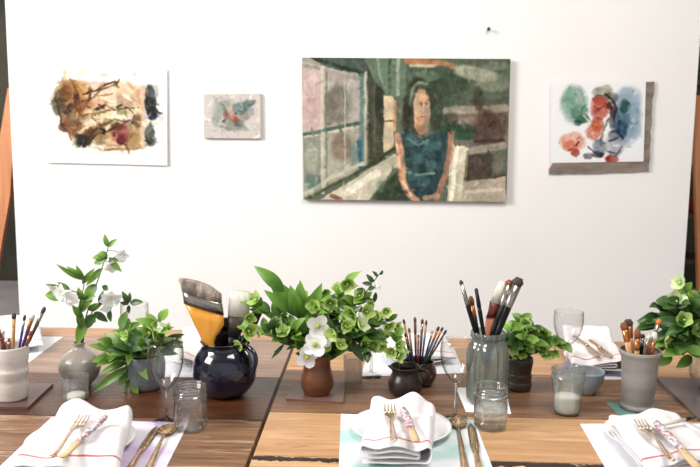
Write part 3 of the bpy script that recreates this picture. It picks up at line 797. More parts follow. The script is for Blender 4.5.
def mat_wash(name, wash, thr=0.5, sc=9, seed=0.0, wash2=None):
    """white watercolour paper with a wash of colour"""
    m, n, l, b = new_mat(name)
    b.inputs['Roughness'].default_value = 0.75
    tc = n.new('ShaderNodeTexCoord'); mp = n.new('ShaderNodeMapping'); mp.inputs['Location'].default_value = (seed, seed, 0); mp.inputs['Scale'].default_value = (0.7, 0.9, 1)
    l.new(tc.outputs['Object'], mp.inputs[0])
    nz = n.new('ShaderNodeTexNoise'); nz.inputs['Scale'].default_value = sc; nz.inputs['Detail'].default_value = 2
    l.new(mp.outputs[0], nz.inputs['Vector'])
    cr = n.new('ShaderNodeValToRGB'); e = cr.color_ramp.elements
    e[0].position = thr - 0.08; e[0].color = srgb(230, 232, 238); e[1].position = thr + 0.12; e[1].color = srgb(*wash)
    if wash2: k = e.new(min(1, thr + 0.2)); k.color = srgb(*wash2)
    l.new(nz.outputs['Fac'], cr.inputs[0]); l.new(cr.outputs[0], b.inputs['Base Color'])
    return m

def plate(px, py, r, label, group):
    c = P(px, py, TZ + 0.0012)
    pr = [(0, r * .55), (0.003, r * .60), (0.006, r * .72), (0.013, r * .93), (0.0165, r)]
    pr = pr + [(0.0185, r * .998), (0.015, r * .92), (0.0085, r * .72), (0.0065, r * .6), (0.006, 0.0)]
    bm = bmesh.new()
    rings = []
    for z, rr in [(0.0, 0.0)] + pr:
        if rr == 0: rings.append([bm.verts.new(c + Vector((0, 0, z)))]); continue
        rings.append([bm.verts.new(c + Vector((rr * math.cos(TAU * i / 56), rr * math.sin(TAU * i / 56), z))) for i in range(56)])
    for A, Bq in zip(rings, rings[1:]):
        for i in range(56):
            j = (i + 1) % 56
            if len(A) == 1: bm.faces.new((A[0], Bq[i], Bq[j]))
            elif len(Bq) == 1: bm.faces.new((A[i], A[j], Bq[0]))
            else: bm.faces.new((A[i], A[j], Bq[j], Bq[i]))
    o = tag(obj('dinner_plate', bm, M_china), label, 'plate', group)
    return c

def napkin_mat():
    if 'napkin' in MC: return MC['napkin']
    m, n, l, b = new_mat('white_linen_red_stripe')
    b.inputs['Roughness'].default_value = 0.85; b.inputs['Sheen Weight'].default_value = 0.2
    uv = n.new('ShaderNodeUVMap'); sp = n.new('ShaderNodeSeparateXYZ'); l.new(uv.outputs[0], sp.inputs[0])
    d = n.new('ShaderNodeMath'); d.operation = 'SUBTRACT'; d.inputs[1].default_value = 0.90; l.new(sp.outputs['Y'], d.inputs[0])
    a = n.new('ShaderNodeMath'); a.operation = 'ABSOLUTE'; l.new(d.outputs[0], a.inputs[0])
    c = n.new('ShaderNodeMath'); c.operation = 'LESS_THAN'; c.inputs[1].default_value = 0.009; l.new(a.outputs[0], c.inputs[0])
    mx = n.new('ShaderNodeMix'); mx.data_type = 'RGBA'; mx.inputs['A'].default_value = srgb(226, 223, 224); mx.inputs['B'].default_value = srgb(196, 96, 108)
    l.new(c.outputs[0], mx.inputs['Factor']); l.new(mx.outputs['Result'], b.inputs['Base Color'])
    tc = n.new('ShaderNodeTexCoord'); nz = n.new('ShaderNodeTexNoise'); nz.inputs['Scale'].default_value = 38; l.new(tc.outputs['Object'], nz.inputs['Vector'])
    bp = n.new('ShaderNodeBump'); bp.inputs['Strength'].default_value = 0.45; bp.inputs['Distance'].default_value = 0.008
    l.new(nz.outputs['Fac'], bp.inputs['Height']); l.new(bp.outputs[0], b.inputs['Normal'])
    MC['napkin'] = m
    return m

def napkin(px4, label, group, layers=4, gap=0.0095, zbase=None, seed=0, front_drop=0.012, lump=0.006, wave=0.5):
    """cloth folded to and fro; folds close at the sides; px4 = TL TR BR BL of its upper face"""
    zb = zbase if zbase is not None else TZ + 0.021
    H = gap * (layers - 1)
    C = [P(x, y, zb + H) for x, y in px4]
    bm = bmesh.new(); uvl = bm.loops.layers.uv.verify()
    sec = []                                   # (u, z)
    ins = 0.012
    def run(u0, u1, z, k, n=14):
        for i in range(n + 1): sec.append((u0 + (u1 - u0) * i / n, z, k))
    def turn(uc, z0, z1, sg, k, wd):
        for a in (-72, -45, -15, 15, 45, 72):
            t = math.sin(math.radians(a))
            sec.append((uc + sg * wd * math.cos(math.radians(a)), (z0 + z1) / 2 + (z1 - z0) / 2 * t, k))
    run(0.03, 0.93, 0, 0); turn(0.93, 0, H, 1, 0, .09)
    run(0.93, 0.05, H, 3); turn(0.05, H, H * .68, -1, 3, .04)
    run(0.06, 0.80, H * .68, 2); turn(0.80, H * .68, H * .34, 1, 2, .045)
    run(0.80, 0.02, H * .34, 1)
    NV = 18
    grid = []
    for iv in range(NV + 1):
        v = iv / NV
        row = []
        for (u, z, k) in sec:
            q = (C[0] * (1 - u) + C[1] * u) * (1 - v) + (C[3] * (1 - u) + C[2] * u) * v
            nz1 = mnoise.noise(Vector((u * 2.3 + seed * 5, v * 2.6, seed)))
            nz2 = mnoise.noise(Vector((u * 5 + seed * 3, v * 5, 7)))
            zz = zb + z * (1 + wave * nz1) + max(0, z) * 0.12 * nz2
            topness = z / max(H, 1e-6)
            zz += topness * lump * (1.2 * math.exp(-((v - 0.04) / 0.10) ** 2) + 0.4 * nz1)
            # rounded front edge, each layer ends a little further in
            zz += .0016 * topness * mnoise.noise(Vector((u * 13 + seed, v * 9, 3))) + .0022 * topness * mnoise.noise(Vector((u * 4 + v * 9 + seed, v * 3 - u * 5, 9)))
            if v > 0.86: zz -= topness * front_drop * ((v - 0.86) / 0.14) ** 2
            q2 = Vector((q.x, q.y, max(zz, zb)))
            dirv = (C[3] - C[0]).normalized()
            q2 += dirv * (-0.004 * (1 - topness) * v + 0.006 * nz1 * (1 if v > 0.5 else -1))
            q2 += (C[1] - C[0]).normalized() * 0.004 * mnoise.noise(Vector((v * 4, u * 1.5, seed + 3)))
            row.append(bm.verts.new(q2))
        grid.append(row)
    n = len(sec)
    for a in range(NV):
        for b in range(n - 1):
            f = bm.faces.new((grid[a][b], grid[a][b + 1], grid[a + 1][b + 1], grid[a + 1][b]))
            for lp, (x, y) in zip(f.loops, ((b, a), (b + 1, a), (b + 1, a + 1), (b, a + 1))): lp[uvl].uv = (x / n, y / NV)
    o = obj('linen_napkin', bm, napkin_mat())
    md = o.modifiers.new('thickness', 'SOLIDIFY'); md.thickness = 0.0034; md.offset = 0
    sb = o.modifiers.new('soft', 'SUBSURF'); sb.levels = 1; sb.render_levels = 1
    return tag(o, label, 'napkin', group)

def frame_on(a, b, up=Vector((0, 0, 1))):
    """local axes: y from a to b, z up"""
    y = (b - a).normalized(); x = y.cross(up).normalized(); z = x.cross(y)
    M = Matrix((x, y, z)).transposed().to_4x4(); M.translation = a
    return M, (b - a).length

def ribbon(bm, M, rows, th, mi=0):
    """rows: (y, halfwidth, z)"""
    prev = None
    for (y, hw, z) in rows:
        r = [bm.verts.new(M @ Vector((x * hw, y, z + zz))) for x, zz in ((-1, 0), (-.5, th * .7), (.5, th * .7), (1, 0), (.5, -th * .5), (-.5, -th * .5))]
        if prev:
            for i in range(6):
                j = (i + 1) % 6; f = bm.faces.new((prev[i], prev[j], r[j], r[i])); f.material_index = mi
        else: bm.faces.new(r)
        prev = r
    bm.faces.new(prev[::-1])

def fork(a, b, z0, z1, label, group, m=None, k=1.0):
    """a handle end px, b tine tips px"""
    A = P(a[0], a[1], z0); Bt = P(b[0], b[1], z1)
    M, L = frame_on(A, Bt)
    rt = empty('dinner_fork', A, label, 'fork', group)
    bm = bmesh.new()
    hd = L * 0.60
    ribbon(bm, M, [(0, .003 * k, 0), (.005, .0062 * k, .0003), (hd * .3, .0055 * k, .001), (hd * .7, .0036 * k, .004), (hd * .95, .0034 * k, .005), (hd * 1.06, .007 * k, .0035), (hd * 1.16, .0105 * k, .0015), (hd * 1.28, .0115 * k, .0005), (hd * 1.30, .0115 * k, .0005)], .0022)
    obj('handle', bm, m or M_silver, rt)
    bm = bmesh.new()
    for i in range(4):
        x = (-.0095 + .00633 * i) * k
        pts = [M @ Vector((x, hd * 1.28, .0005)), M @ Vector((x, hd * 1.45, .0005)), M @ Vector((x * .96, L * .96, .003)), M @ Vector((x * .95, L, .0045))]
        tube(bm, pts, [.0021 * k, .0019 * k, .0015 * k, .0006], 6)
    obj('tines', bm, m or M_silver, rt)

def knife(a, b, z, label, group, m=None, name='table_knife', z1=None):
    A = P(a[0], a[1], z); Bt = P(b[0], b[1], z1 if z1 is not None else z)
    M, L = frame_on(A, Bt)
    rt = empty(name, A, label, 'knife', group)
    hl = min(L * .5, .10)
    bm = bmesh.new()
    ribbon(bm, M, [(0, .005, .002), (.004, .0075, .003), (hl * .4, .0068, .003), (hl * .85, .0052, .003), (hl * .93, .0085, .003), (hl, .006, .003)], .005)
    obj('handle', bm, m or M_bronze, rt)
    bm = bmesh.new()
    rows = []
    for i in range(13):
        t = i / 12
        w_ = .0095 * (1 - .0 * t) if t < .6 else .0095 * math.sqrt(max(0, 1 - ((t - .6) / .4) ** 2))
        rows.append((hl + (L - hl) * t, max(w_, .0006), .0018))
    rows[0] = (hl, .006, .003); rows[1] = (rows[1][0], .0088, .0025)
    ribbon(bm, M, rows, .0014)
    obj('blade', bm, m or M_bronze, rt)

def spoon(a, b, z, label, group, m=None, k=1.0):
    A = P(a[0], a[1], z); Bt = P(b[0], b[1], z)
    M, L = frame_on(A, Bt)
    rt = empty('table_spoon', A, label, 'spoon', group)
    bl, bw = .062 * k, .0205 * k
    hl = L - bl
    bm = bmesh.new()
    ribbon(bm, M, [(0, .004, .0015), (.006, .0088, .0015), (hl * .35, .0066, .003), (hl * .75, .004, .007), (hl * .98, .0038, .0065), (hl + .004, .0045, .004)], .0028)
    obj('handle', bm, m or M_bronze, rt)
    bm = bmesh.new()
    n1, n2 = 16, 10
    for th, flip in ((0.0, False), (-.0012, True)):
        g = []
        for i in range(n1 + 1):
            t = i / n1
            yy = hl + bl * t
            w_ = bw * (math.sin(math.pi * max(.02, min(.985, t)) ** .9) ** .62)
            row = []
            for j in range(n2 + 1):
                s = j / n2 * 2 - 1
                dep = .0085 * (1 - s * s) * math.sin(math.pi * t) ** .7
                row.append(bm.verts.new(M @ Vector((s * w_, yy, .0085 - dep + th))))
            g.append(row)
        for i in range(n1):
            for j in range(n2):
                q = (g[i][j], g[i + 1][j], g[i + 1][j + 1], g[i][j + 1])
                bm.faces.new(q[::-1] if flip else q)
    obj('bowl', bm, m or M_bronze, rt)

def floral_mat():
    if 'floral' in MC: return MC['floral']
    m, n, l, b = new_mat('floral_print')
    tc = n.new('ShaderNodeTexCoord'); vo = n.new('ShaderNodeTexVoronoi'); vo.inputs['Scale'].default_value = 240
    l.new(tc.outputs['Object'], vo.inputs['Vector'])
    sp = n.new('ShaderNodeSeparateColor'); l.new(vo.outputs['Color'], sp.inputs[0])
    cr = n.new('ShaderNodeValToRGB'); cr.color_ramp.interpolation = 'CONSTANT'; e = cr.color_ramp.elements
    e[0].position = 0; e[0].color = srgb(226, 222, 220); e[1].position = .86; e[1].color = srgb(176, 92, 104)
    for pos, c in ((.3, (150, 146, 160)), (.45, (214, 206, 206)), (.62, (206, 150, 156)), (.74, (112, 124, 152))):
        k = e.new(pos); k.color = srgb(*c)
    l.new(sp.outputs[0], cr.inputs[0]); l.new(cr.outputs[0], b.inputs['Base Color']); b.inputs['Roughness'].default_value = .4
    MC['floral'] = m
    return m
M_tan = mat('tan_bone', (196, 164, 122), .5, (214, 188, 150), scale=40)

def favour(a, b, z0, z1, label, group, k=1.0):
    """a = plain tan end, b = patterned end"""
    A = P(a[0], a[1], z0); Bt = P(b[0], b[1], z1)
    M, L = frame_on(A, Bt)
    rt = empty('patterned_spreader', A, label, 'spreader', group)
    bm = bmesh.new()
    ribbon(bm, M, [(0, .006 * k, .003), (.003, .0088 * k, .003), (L * .3, .008 * k, .0035), (L * .36, .007 * k, .004)], .003)
    obj('blade', bm, M_tan, rt)
    bm = bmesh.new()
    ribbon(bm, M, [(L * .36, .007 * k, .004), (L * .38, .009 * k, .004), (L * .6, .0095 * k, .004), (L * .9, .009 * k, .004), (L * .97, .0075 * k, .004), (L, .004 * k, .004)], .006)
    obj('handle', bm, floral_mat(), rt)

near = 'near place settings'
# left
quad_sheet('paper_placemat', [(52, 417), (188, 424), (160, 480), (-14, 480)], TZ, .0008, mat_wash('lilac_wash_paper', (206, 186, 220), .48, 9, 3.0), 'white paper placemat with a lilac wash under the left near plate', 'placemat', 'near placemats')
plate(81, 446, .108, 'white dinner plate under the crumpled napkin at the left near setting', 'near plates')
napkin([(63, 409), (131, 411), (116, 460), (10, 459)], 'white red-striped napkin with forked corner, at the left near setting', 'near napkins', seed=1, lump=.010, wave=.6)
# centre
quad_sheet('paper_placemat', [(341, 414), (474, 420), (501, 490), (338, 490)], TZ, .0008, mat_wash('mint_wash_paper', (172, 212, 206), .52, 10, 8.0), 'white paper placemat with a mint green wash under the centre near plate', 'placemat', 'near placemats')
plate(401, 432, .108, 'white dinner plate under the folded napkin at the centre near setting', 'near plates')
napkin([(371, 401), (434, 404), (431, 444), (360, 443)], 'white red-striped napkin folded square at the centre near setting', 'near napkins', seed=2, layers=4, gap=.0143, zbase=TZ + .010, lump=.008, front_drop=.008, wave=.5)
# right
quad_sheet('paper_placemat', [(580, 424), (715, 424), (740, 490), (618, 490)], TZ, .0008, mat_wash('white_mat_paper', (226, 228, 240), .6, 8, 2.0), 'plain white paper placemat under the right near plate', 'placemat', 'near placemats')
plate(657, 441, .108, 'white dinner plate under the napkin at the right near setting', 'near plates')
napkin([(608, 418), (680, 416), (722, 455), (646, 462)], 'white napkin turned aslant at the right near setting', 'near napkins', seed=4, lump=.007)
zn = TZ + .021 + .0095 * 3 + .008
fork((52, 457), (85, 417), zn, zn + .004, 'silver fork lying aslant on the left near napkin', 'forks on the near napkins', k=1.1)
fork((394, 441), (389.5, 406), zn + .005, zn + .008, 'silver fork lying straight on the centre near napkin', 'forks on the near napkins', k=1.1)
fork((673, 461), (639, 421), zn, zn + .004, 'silver fork lying aslant on the right near napkin', 'forks on the near napkins', k=1.1)
favour((62, 459), (106, 418), zn - .001, zn + .004, 'floral-handled spreader with tan blade on the left near napkin', 'floral spreaders on the near napkins')
favour((416, 443), (403, 410), zn + .006, zn + .008, 'floral-handled spreader with tan blade on the centre near napkin', 'floral spreaders on the near napkins')
favour((698, 469), (656, 424), zn, zn + .004, 'floral-handled spreader with tan blade on the right near napkin', 'floral spreaders on the near napkins', k=1.15)
knife((128, 472), (157, 427), TZ + .001, 'bronze table knife beside the left near plate', 'near table knives')
spoon((146, 474), (170, 427), TZ + .001, 'bronze spoon beside the left near plate', 'near table spoons')
spoon((466, 473), (456.5, 420), TZ + .001, 'bronze spoon right of the centre near plate', 'near table spoons')
knife((480, 473), (470.5, 424), TZ + .001, 'bronze table knife right of the centre near spoon', 'near table knives')
# napkin rings of rolled hem / small brush at right setting
# far settings (other side of the table)
far = 'far place settings'
quad_sheet('paper_placemat', [(-40, 336), (63, 337), (27, 364), (-60, 362)], TZ, .0008, mat_wash('white_mat_paper_far', (226, 228, 238), .6, 8, 5.0), 'white paper placemat at the far left setting behind the ceramic cup', 'placemat', 'far placemats')
plate(6, 348, .100, 'white plate at the far left setting behind the ceramic cup', 'far plates')
quad_sheet('paper_placemat', [(158, 340), (248, 341), (250, 378), (150, 377)], TZ, .0008, mat_wash('white_mat_paper_far2', (230, 230, 236), .6, 8, 6.0), 'white paper placemat behind the dark blue jug', 'placemat', 'far placemats')
plate(202, 359, .100, 'white plate behind the dark blue jug', 'far plates')
napkin([(183, 333), (222, 334), (224, 358), (180, 357)], 'white red-striped napkin behind the dark blue jug', 'far napkins', seed=5, layers=4, gap=.008, lump=.014)
quad_sheet('paper_placemat', [(371, 347), (454, 348), (464, 373), (360, 377)], TZ, .0008, mat_wash('white_mat_paper_far3', (224, 228, 240), .6, 8, 7.0), 'white paper placemat behind the dark brown pots', 'placemat', 'far placemats')
plate(417, 358, .100, 'white plate behind the dark brown pots', 'far plates')
napkin([(388, 337), (446, 338), (455, 353), (384, 352)], 'white napkin heap behind the small brushes', 'far napkins', seed=6, layers=4, gap=.006, lump=.010)
quad_sheet('paper_placemat', [(566, 358), (640, 358), (640, 380), (556, 379)], TZ, .0008, mat_wash('lavender_wash_paper_far', (150, 140, 172), .44, 8, 9.0), 'paper placemat with a lavender grey wash at the far right setting', 'placemat', 'far placemats')
plate(600, 362, .100, 'white plate under the striped napkin at the far right setting', 'far plates')
napkin([(562, 331), (609, 333), (626, 360), (572, 359)], 'white red-striped napkin with two knives at the far right setting', 'far napkins', seed=7, layers=4, gap=.010, lump=.016)
napkin([(-30, 319), (38, 322), (42, 341), (-30, 340)], 'white napkin with pink marks behind the ceramic brush cup', 'far napkins', seed=8, layers=4, gap=.006, lump=.012)
zf = TZ + .021 + .0075 * 4 + .008
knife((574, 337), (602, 358), zf, 'silver knife on the far right napkin, left of the tan one', None, M_silver, z1=zf - .004)
knife((590, 341), (612, 358), zf, 'tan handled knife on the far right napkin', None, M_bronze, z1=zf - .004)
# thin brush laid on the right near napkin
# ------------------------------------------------------------------ boards, cards and tiles under the vessels
M_slate = mat('brown_slate', (74, 54, 50), .35, (96, 72, 66), scale=6, bump=.1)
M_slateg = mat('grey_slate', (84, 74, 74), .35, (106, 94, 92), scale=5, bump=.1)
M_tile = mat('dull_pink_brown_tile', (92, 66, 58), .4, (112, 82, 72), scale=6, bump=.1)
quad_sheet('slate_tile', [(-22, 383), (53, 386), (28, 409.5), (-50, 409)], TZ, .006, M_slate, 'brown slate tile under the ceramic brush cup', 'tile')
quad_sheet('clay_tile', [(294, 383), (346, 384), (343, 404), (286, 400.5)], TZ, .005, M_tile, 'dull brown tile under the copper brown cup', 'tile')
quad_sheet('paper_card', [(456, 388), (505, 388), (511, 414), (466, 412)], TZ, .0008, M_paper, 'white paper card under the tall ribbed jar', 'card')
quad_sheet('paper_card', [(606, 403), (652, 401), (663, 414.5), (618, 415)], TZ, .0010, mat('teal_paper', (84, 124, 116), .7, (98, 138, 130)), 'teal paper card under the grey stoneware cup', 'card')
quad_sheet('slate_board', [(657, 381), (760, 383), (775, 426), (698, 421)], TZ, .008, M_slateg, 'grey slate board under the glass bowl of greenery', 'board')

# ------------------------------------------------------------------ vessels
def vessel_frame(cx, ybase, z=TZ):
    return P(cx, ybase, z)

def prof_px(cx, c, rows):
    """rows (y_px, halfwidth_px), bottom to top -> metric (z, r) above the base"""
    s = scale_at(c); out = []
    for y, hw in rows:
        z = V(cx, y, c.y).z - c.z
        p_ = Vector((c.x, c.y, c.z + z))
        out.append((z, hw / scale_at(p_)))
    z0 = out[0][0]
    return [(z - z0, r) for z, r in out]

def vessel(name, cx, ybase, rows, m, label, cat, wall=.003, z=TZ, group=None, sm=4, seg=44, root=False, **kw):
    c = vessel_frame(cx, ybase, z)
    pr = prof_px(cx, c, rows)
    if sm: pr = [(max(a, 0), b) for a, b in smooth_prof(pr, sm)]
    bm = bmesh.new()
    lathe(bm, c, pr, seg=seg, wall=wall, **kw)
    if root:
        rt = empty(name, c, label, cat, group)
        o = obj(root, bm, m, rt)
        return rt, c, pr
    o = tag(obj(name, bm, m, origin=c), label, cat, group)
    return o, c, pr

M_cupw = mat('pale_speckled_stoneware', (186, 176, 168), .5, (212, 204, 197), scale=6, stretch=(1, 1, 5), bump=.1)
M_bud = mat('grey_brown_glaze', (140, 132, 122), .28, (178, 170, 160), scale=7, coat=.3)
M_potg = mat('slate_grey_pot', (84, 88, 92), .4, (112, 116, 120), scale=12)
M_navy = mat('dark_navy_glaze', (10, 10, 26), .12, (18, 16, 42), scale=6, coat=.6)
M_copper = mat('copper_brown_glaze', (82, 46, 25), .33, (124, 74, 38), scale=5, stretch=(1, 1, 4))
M_brown = mat('very_dark_brown_clay', (28, 20, 16), .34, (40, 30, 24), scale=9)
M_brown2 = mat('red_brown_glazed_clay', (42, 24, 18), .25, (66, 40, 30), scale=14, coat=.3)
M_pot = mat('dark_umber_pot', (44, 34, 27), .4, (64, 50, 40), scale=9)
M_grey = mat('grey_stoneware', (126, 120, 116), .5, (146, 140, 134), scale=7, stretch=(1, 1, 4), bump=.08)
M_wax = mat('cream_wax', (238, 232, 222), .6, (248, 244, 236), scale=30)

vessel('ceramic_cup', 12, 398, [(398, 13), (396, 15), (385, 16.2), (378, 15.6), (370, 17.2), (366, 16.6), (356, 17.8), (345.5, 18.5)], M_cupw,
       'pale ribbed stoneware cup of brushes at the left edge', 'cup', wall=.004, z=TZ + .006)
vessel('bud_vase', 80.5, 385, [(389, 9), (387, 11.5), (380, 17.5), (371, 20.5), (363, 19), (356, 12), (352, 6), (349, 5.4), (346.5, 6.6)], M_bud,
       'squat grey-brown bud vase with a white flowering branch', 'vase', wall=.003)
rt, c, pr = vessel('tealight_holder', 75.5, 400, [(400, 11), (396, 12.6), (386, 13.2), (376, 13.4)], M_teaglass,
       'clear glass tealight holder in front of the bud vase', 'candle holder', wall=.0022, root='glass_cup')
bm = bmesh.new(); r0 = pr[0][1] * .78
lathe(bm, c + Vector((0.002, 0, .004)), [(0, r0), (.012, r0), (.0125, r0 * .9)], seg=28)
tag(obj('tealight_candle', bm, M_wax), 'white tealight candle inside the clear holder at left', 'candle')
vessel('plant_pot', 146, 388, [(391, 13), (388, 16), (378, 19), (366, 19.5), (358, 18)], M_potg,
       'slate grey round pot holding the leafy plant at left', 'pot', wall=.004)

def wineglass(cx, yfoot, yb, yr, hwr, hwb, hwf, label, k=0):
    c = P(cx, yfoot)
    rows = [(yfoot, hwf), (yfoot - .8, hwf * .96), (yfoot - 2.5, hwf * .30), (yfoot - 5, 1.6), ((yfoot + yb) / 2, 1.25), (yb + 2, 1.7), (yb, 2.6)]
    pr = prof_px(cx, c, rows)
    bowl = []
    n = 12
    for i in range(n + 1):
        t = i / n
        y = yb - 0.5 + (yr - yb) * t
        w_ = hwb * math.sin(math.pi / 2 * min(1, (t * 1.28) ** .62)) if t < .78 else hwb + (hwr - hwb) * ((t - .78) / .22)
        bowl.append((y, max(w_, 2.6 if i == 0 else w_)))
    prb = prof_px(cx, c, [(yfoot, 1)] + bowl)[1:]
    rt = empty('wine_glass', c, label, 'wine glass', 'wine glasses')
    bm = bmesh.new(); lathe(bm, c, pr, seg=28); obj('foot_and_stem', bm, M_stemglass, rt)
    bm = bmesh.new(); lathe(bm, c, prb, seg=36, wall=.0013); obj('bowl', bm, M_wineglass, rt)
wineglass(167, 422, 390, 342.5, 17, 18, 14, 'clear wine glass left of the left mason jar')
wineglass(455, 419, 383, 340.5, 15.5, 16.8, 13, 'clear wine glass left of the tall ribbed jar')
wineglass(566, 374, 346, 312, 14.3, 14.8, 11, 'clear wine glass standing behind the small jar with white wax')
wineglass(136, 366, 338, 304, 13.5, 14.0, 11, 'clear wine glass half hidden behind the leafy plant at left')
wineglass(371, 376, 349, 314, 13.5, 14.0, 11, 'clear wine glass behind the flowers of the copper brown cup')

def mason(cx, ybase, hw, ytop, label):
    c = P(cx, ybase)
    H = ybase - ytop
    r = lambda f, w_: (ybase - H * f, hw * w_)
    rows = [r(0, .80), r(.03, .92), r(.08, .97), r(.35, .985), r(.62, .97), r(.70, .93), r(.735, .88), r(.755, .99), r(.775, 1.02), r(.795, .99), r(.81, .88), r(.84, .87), r(.855, .94), r(.87, .96), r(.885, .87), r(.90, .87), r(.915, .94), r(.93, .96), r(.945, .88), r(.97, .90), r(.985, .95), r(1.0, .93)]
    rt = empty('mason_jar', c, label, 'jar', 'clear mason jars')
    pr = prof_px(cx, c, rows)
    bm = bmesh.new(); lathe(bm, c, pr, seg=44, wall=.0028); obj('jar_body', bm, M_jarglass, rt)
    # raised script and a wavy underline on the front wall
    R = pr[4][1]; h = pr[4][0]
    bm = bmesh.new()
    for row, (z0, amp, n, cyc) in enumerate(((h * .88, .0035, 60, 7), (h * .62, .0022, 60, 9))):
        pts = []
        for i in range(n):
            t = i / (n - 1)
            a = -math.pi / 2 + (t - .5) * 1.25
            zz = z0 + amp * math.sin(t * TAU * cyc) * (1 + .6 * math.sin(t * 5)) + .003 * (t - .5)
            pts.append(c + Vector(((R + .0003) * math.cos(a), (R + .0003) * math.sin(a), zz)))
        tube(bm, pts, .0006, 5)
    obj('embossed_lettering', bm, M_jarglass, rt)
mason(191, 428, 17, 385, 'clear mason jar right of the left wine glass')
mason(490, 427, 17, 385.5, 'clear mason jar in front of the tall ribbed jar')

# navy jug
rt, cj, pr = vessel('glazed_jug', 225, 394, [(395, 17), (391, 23), (383, 29), (374, 31.5), (364, 31.2), (355, 28), (348, 23), (344.5, 22.6), (341.5, 24.2)], M_navy,
                    'round dark navy glazed jug with wide brushes', 'jug', wall=.004, root='body')
sj = scale_at(cj)
bm = bmesh.new()
def jp(px, py, dy=0.0): return V(px, py, cj.y + dy)
tube(bm, path_smooth([jp(245, 347, -.03), jp(250, 348, -.045), jp(255, 355, -.055), jp(255.5, 364, -.055), jp(250, 378, -.05)], 5), .0055, 8)
obj('handle', bm, M_navy, rt)
for a in (-60, 60, 180):
    bm = bmesh.new(); rr = pr[0][1] * 1.0
    q = cj + Vector((rr * math.sin(math.radians(a)), -rr * math.cos(math.radians(a)), 0))
    lathe(bm, q, [(0, .005), (.003, .008), (.012, .008), (.016, .006)], seg=14); obj('foot', bm, M_navy, rt)

vessel('copper_cup', 317, 393, [(396, 12), (393, 14), (387, 16.6), (380, 16.2), (370, 13.6), (362, 13.4), (357, 15)], M_copper,
       'copper brown cup holding the large centre bouquet', 'cup', wall=.003, z=TZ + .005)
vessel('votive_glass', 353, 382, [(382, 8.6), (379, 9.2), (356, 10.2)], M_votive, 'smoky votive glass right of the copper brown cup', 'candle holder', wall=.0022)
# dark clay pair
rt, cp, pr = vessel('clay_creamer', 405, 395, [(396, 11), (392, 15.5), (386, 17.3), (380, 16.5), (374, 13.6), (370.5, 13.8), (367, 15.5)], M_brown,
                    'very dark brown clay creamer in front of the small brush pot', 'jug', wall=.004, root='body')
bm = bmesh.new()
a = V(421, 371, cp.y); tube(bm, path_smooth([V(418, 371, cp.y), V(427, 371.5, cp.y - .01), V(428, 380, cp.y - .012), V(419, 390, cp.y)], 5), .0035, 8)
obj('handle', bm, M_brown, rt)
bm = bmesh.new()   # pinched spout
sp0 = V(392, 368, cp.y); leafmesh(bm, V(396, 371.5, cp.y) , V(387.5, 365.5, cp.y), .016, Vector((0.4, 0, 1)), curl=-.1, fold=.6)
ob = obj('spout', bm, M_brown, rt); md = ob.modifiers.new('t', 'SOLIDIFY'); md.thickness = .0025
vessel('clay_brush_pot', 418, 384, [(385, 12), (381, 16), (375, 18.2), (369, 17.6), (364, 15.2), (361.5, 16)], M_brown2,
       'round red-brown clay pot holding the small coloured brushes', 'pot', wall=.0035)
# ribbed jar
vessel('ribbed_jar', 486, 402, [(404, 16), (401, 18.6), (392, 19.8), (370, 20.6), (355, 20.8), (348, 19.5), (343, 16.6), (339.5, 16.2), (338, 17.4), (333.5, 17.2)], M_bluejar,
       'tall ribbed grey-green glass jar of paint brushes', 'jar', wall=.003, z=TZ + .0009, ribs=14, ribamp=.035, seg=96)
# umber pot
vessel('umber_pot', 518.5, 389, [(389, 10.5), (387, 12.2), (382, 12.8), (380, 12.0), (374, 12.5), (372, 11.8), (366, 12.6), (361.5, 13.4), (357, 13)], M_pot,
       'small dark umber ridged pot of lime green sprigs', 'pot', wall=.003)
# jar with wax
rt, cw, pr = vessel('wax_jar', 566.5, 413, [(413, 10.5), (410, 13.2), (400, 13.8), (390, 14.6), (381, 16), (376, 17.2), (374, 16.4), (369, 17.2)], M_waxjar,
       'tapered glass jar half filled with white wax', 'jar', wall=.0022, root='glass_cup')
bm = bmesh.new(); lathe(bm, cw + Vector((0, 0, .0035)), [(0, pr[0][1] * .95)] + [(z, r * .915) for z, r in pr if .004 < z < .036] + [(.038, pr[12][1] * .86), (.036, pr[12][1] * .5)], seg=32)
obj('wax_fill', bm, M_wax, rt)
# bowl
vessel('pinched_bowl', 586, 393, [(394, 7.5), (391, 10), (384, 14.5), (377, 16.6), (371.5, 17.4)], mat('blue_grey_glaze', (128, 136, 142), .3, (164, 172, 176), scale=10),
       'blue-grey glazed bowl behind the jar of white wax', 'bowl', wall=.003, ripple=lambda a, z: .0012 * math.sin(3 * a + z * 90))
# grey cup
vessel('stoneware_cup', 637, 408, [(409, 14), (407.5, 16), (405, 16), (403.5, 14.6), (395, 15.6), (375, 17), (362, 17.8), (357, 18.8), (353.5, 20.6), (351, 20.4)], M_grey,
       'tall grey stoneware cup of brushes on the teal card', 'cup', wall=.004, z=TZ + .0011)
# glass bowl at right edge
vessel('fishbowl_vase', 713, 391, [(396, 12), (392, 17), (383, 22.5), (373, 24), (362, 21.5), (354, 17), (350, 17)], M_glass,
       'round clear glass vase of greenery at the right edge', 'vase', wall=.0025, z=TZ + .0085)

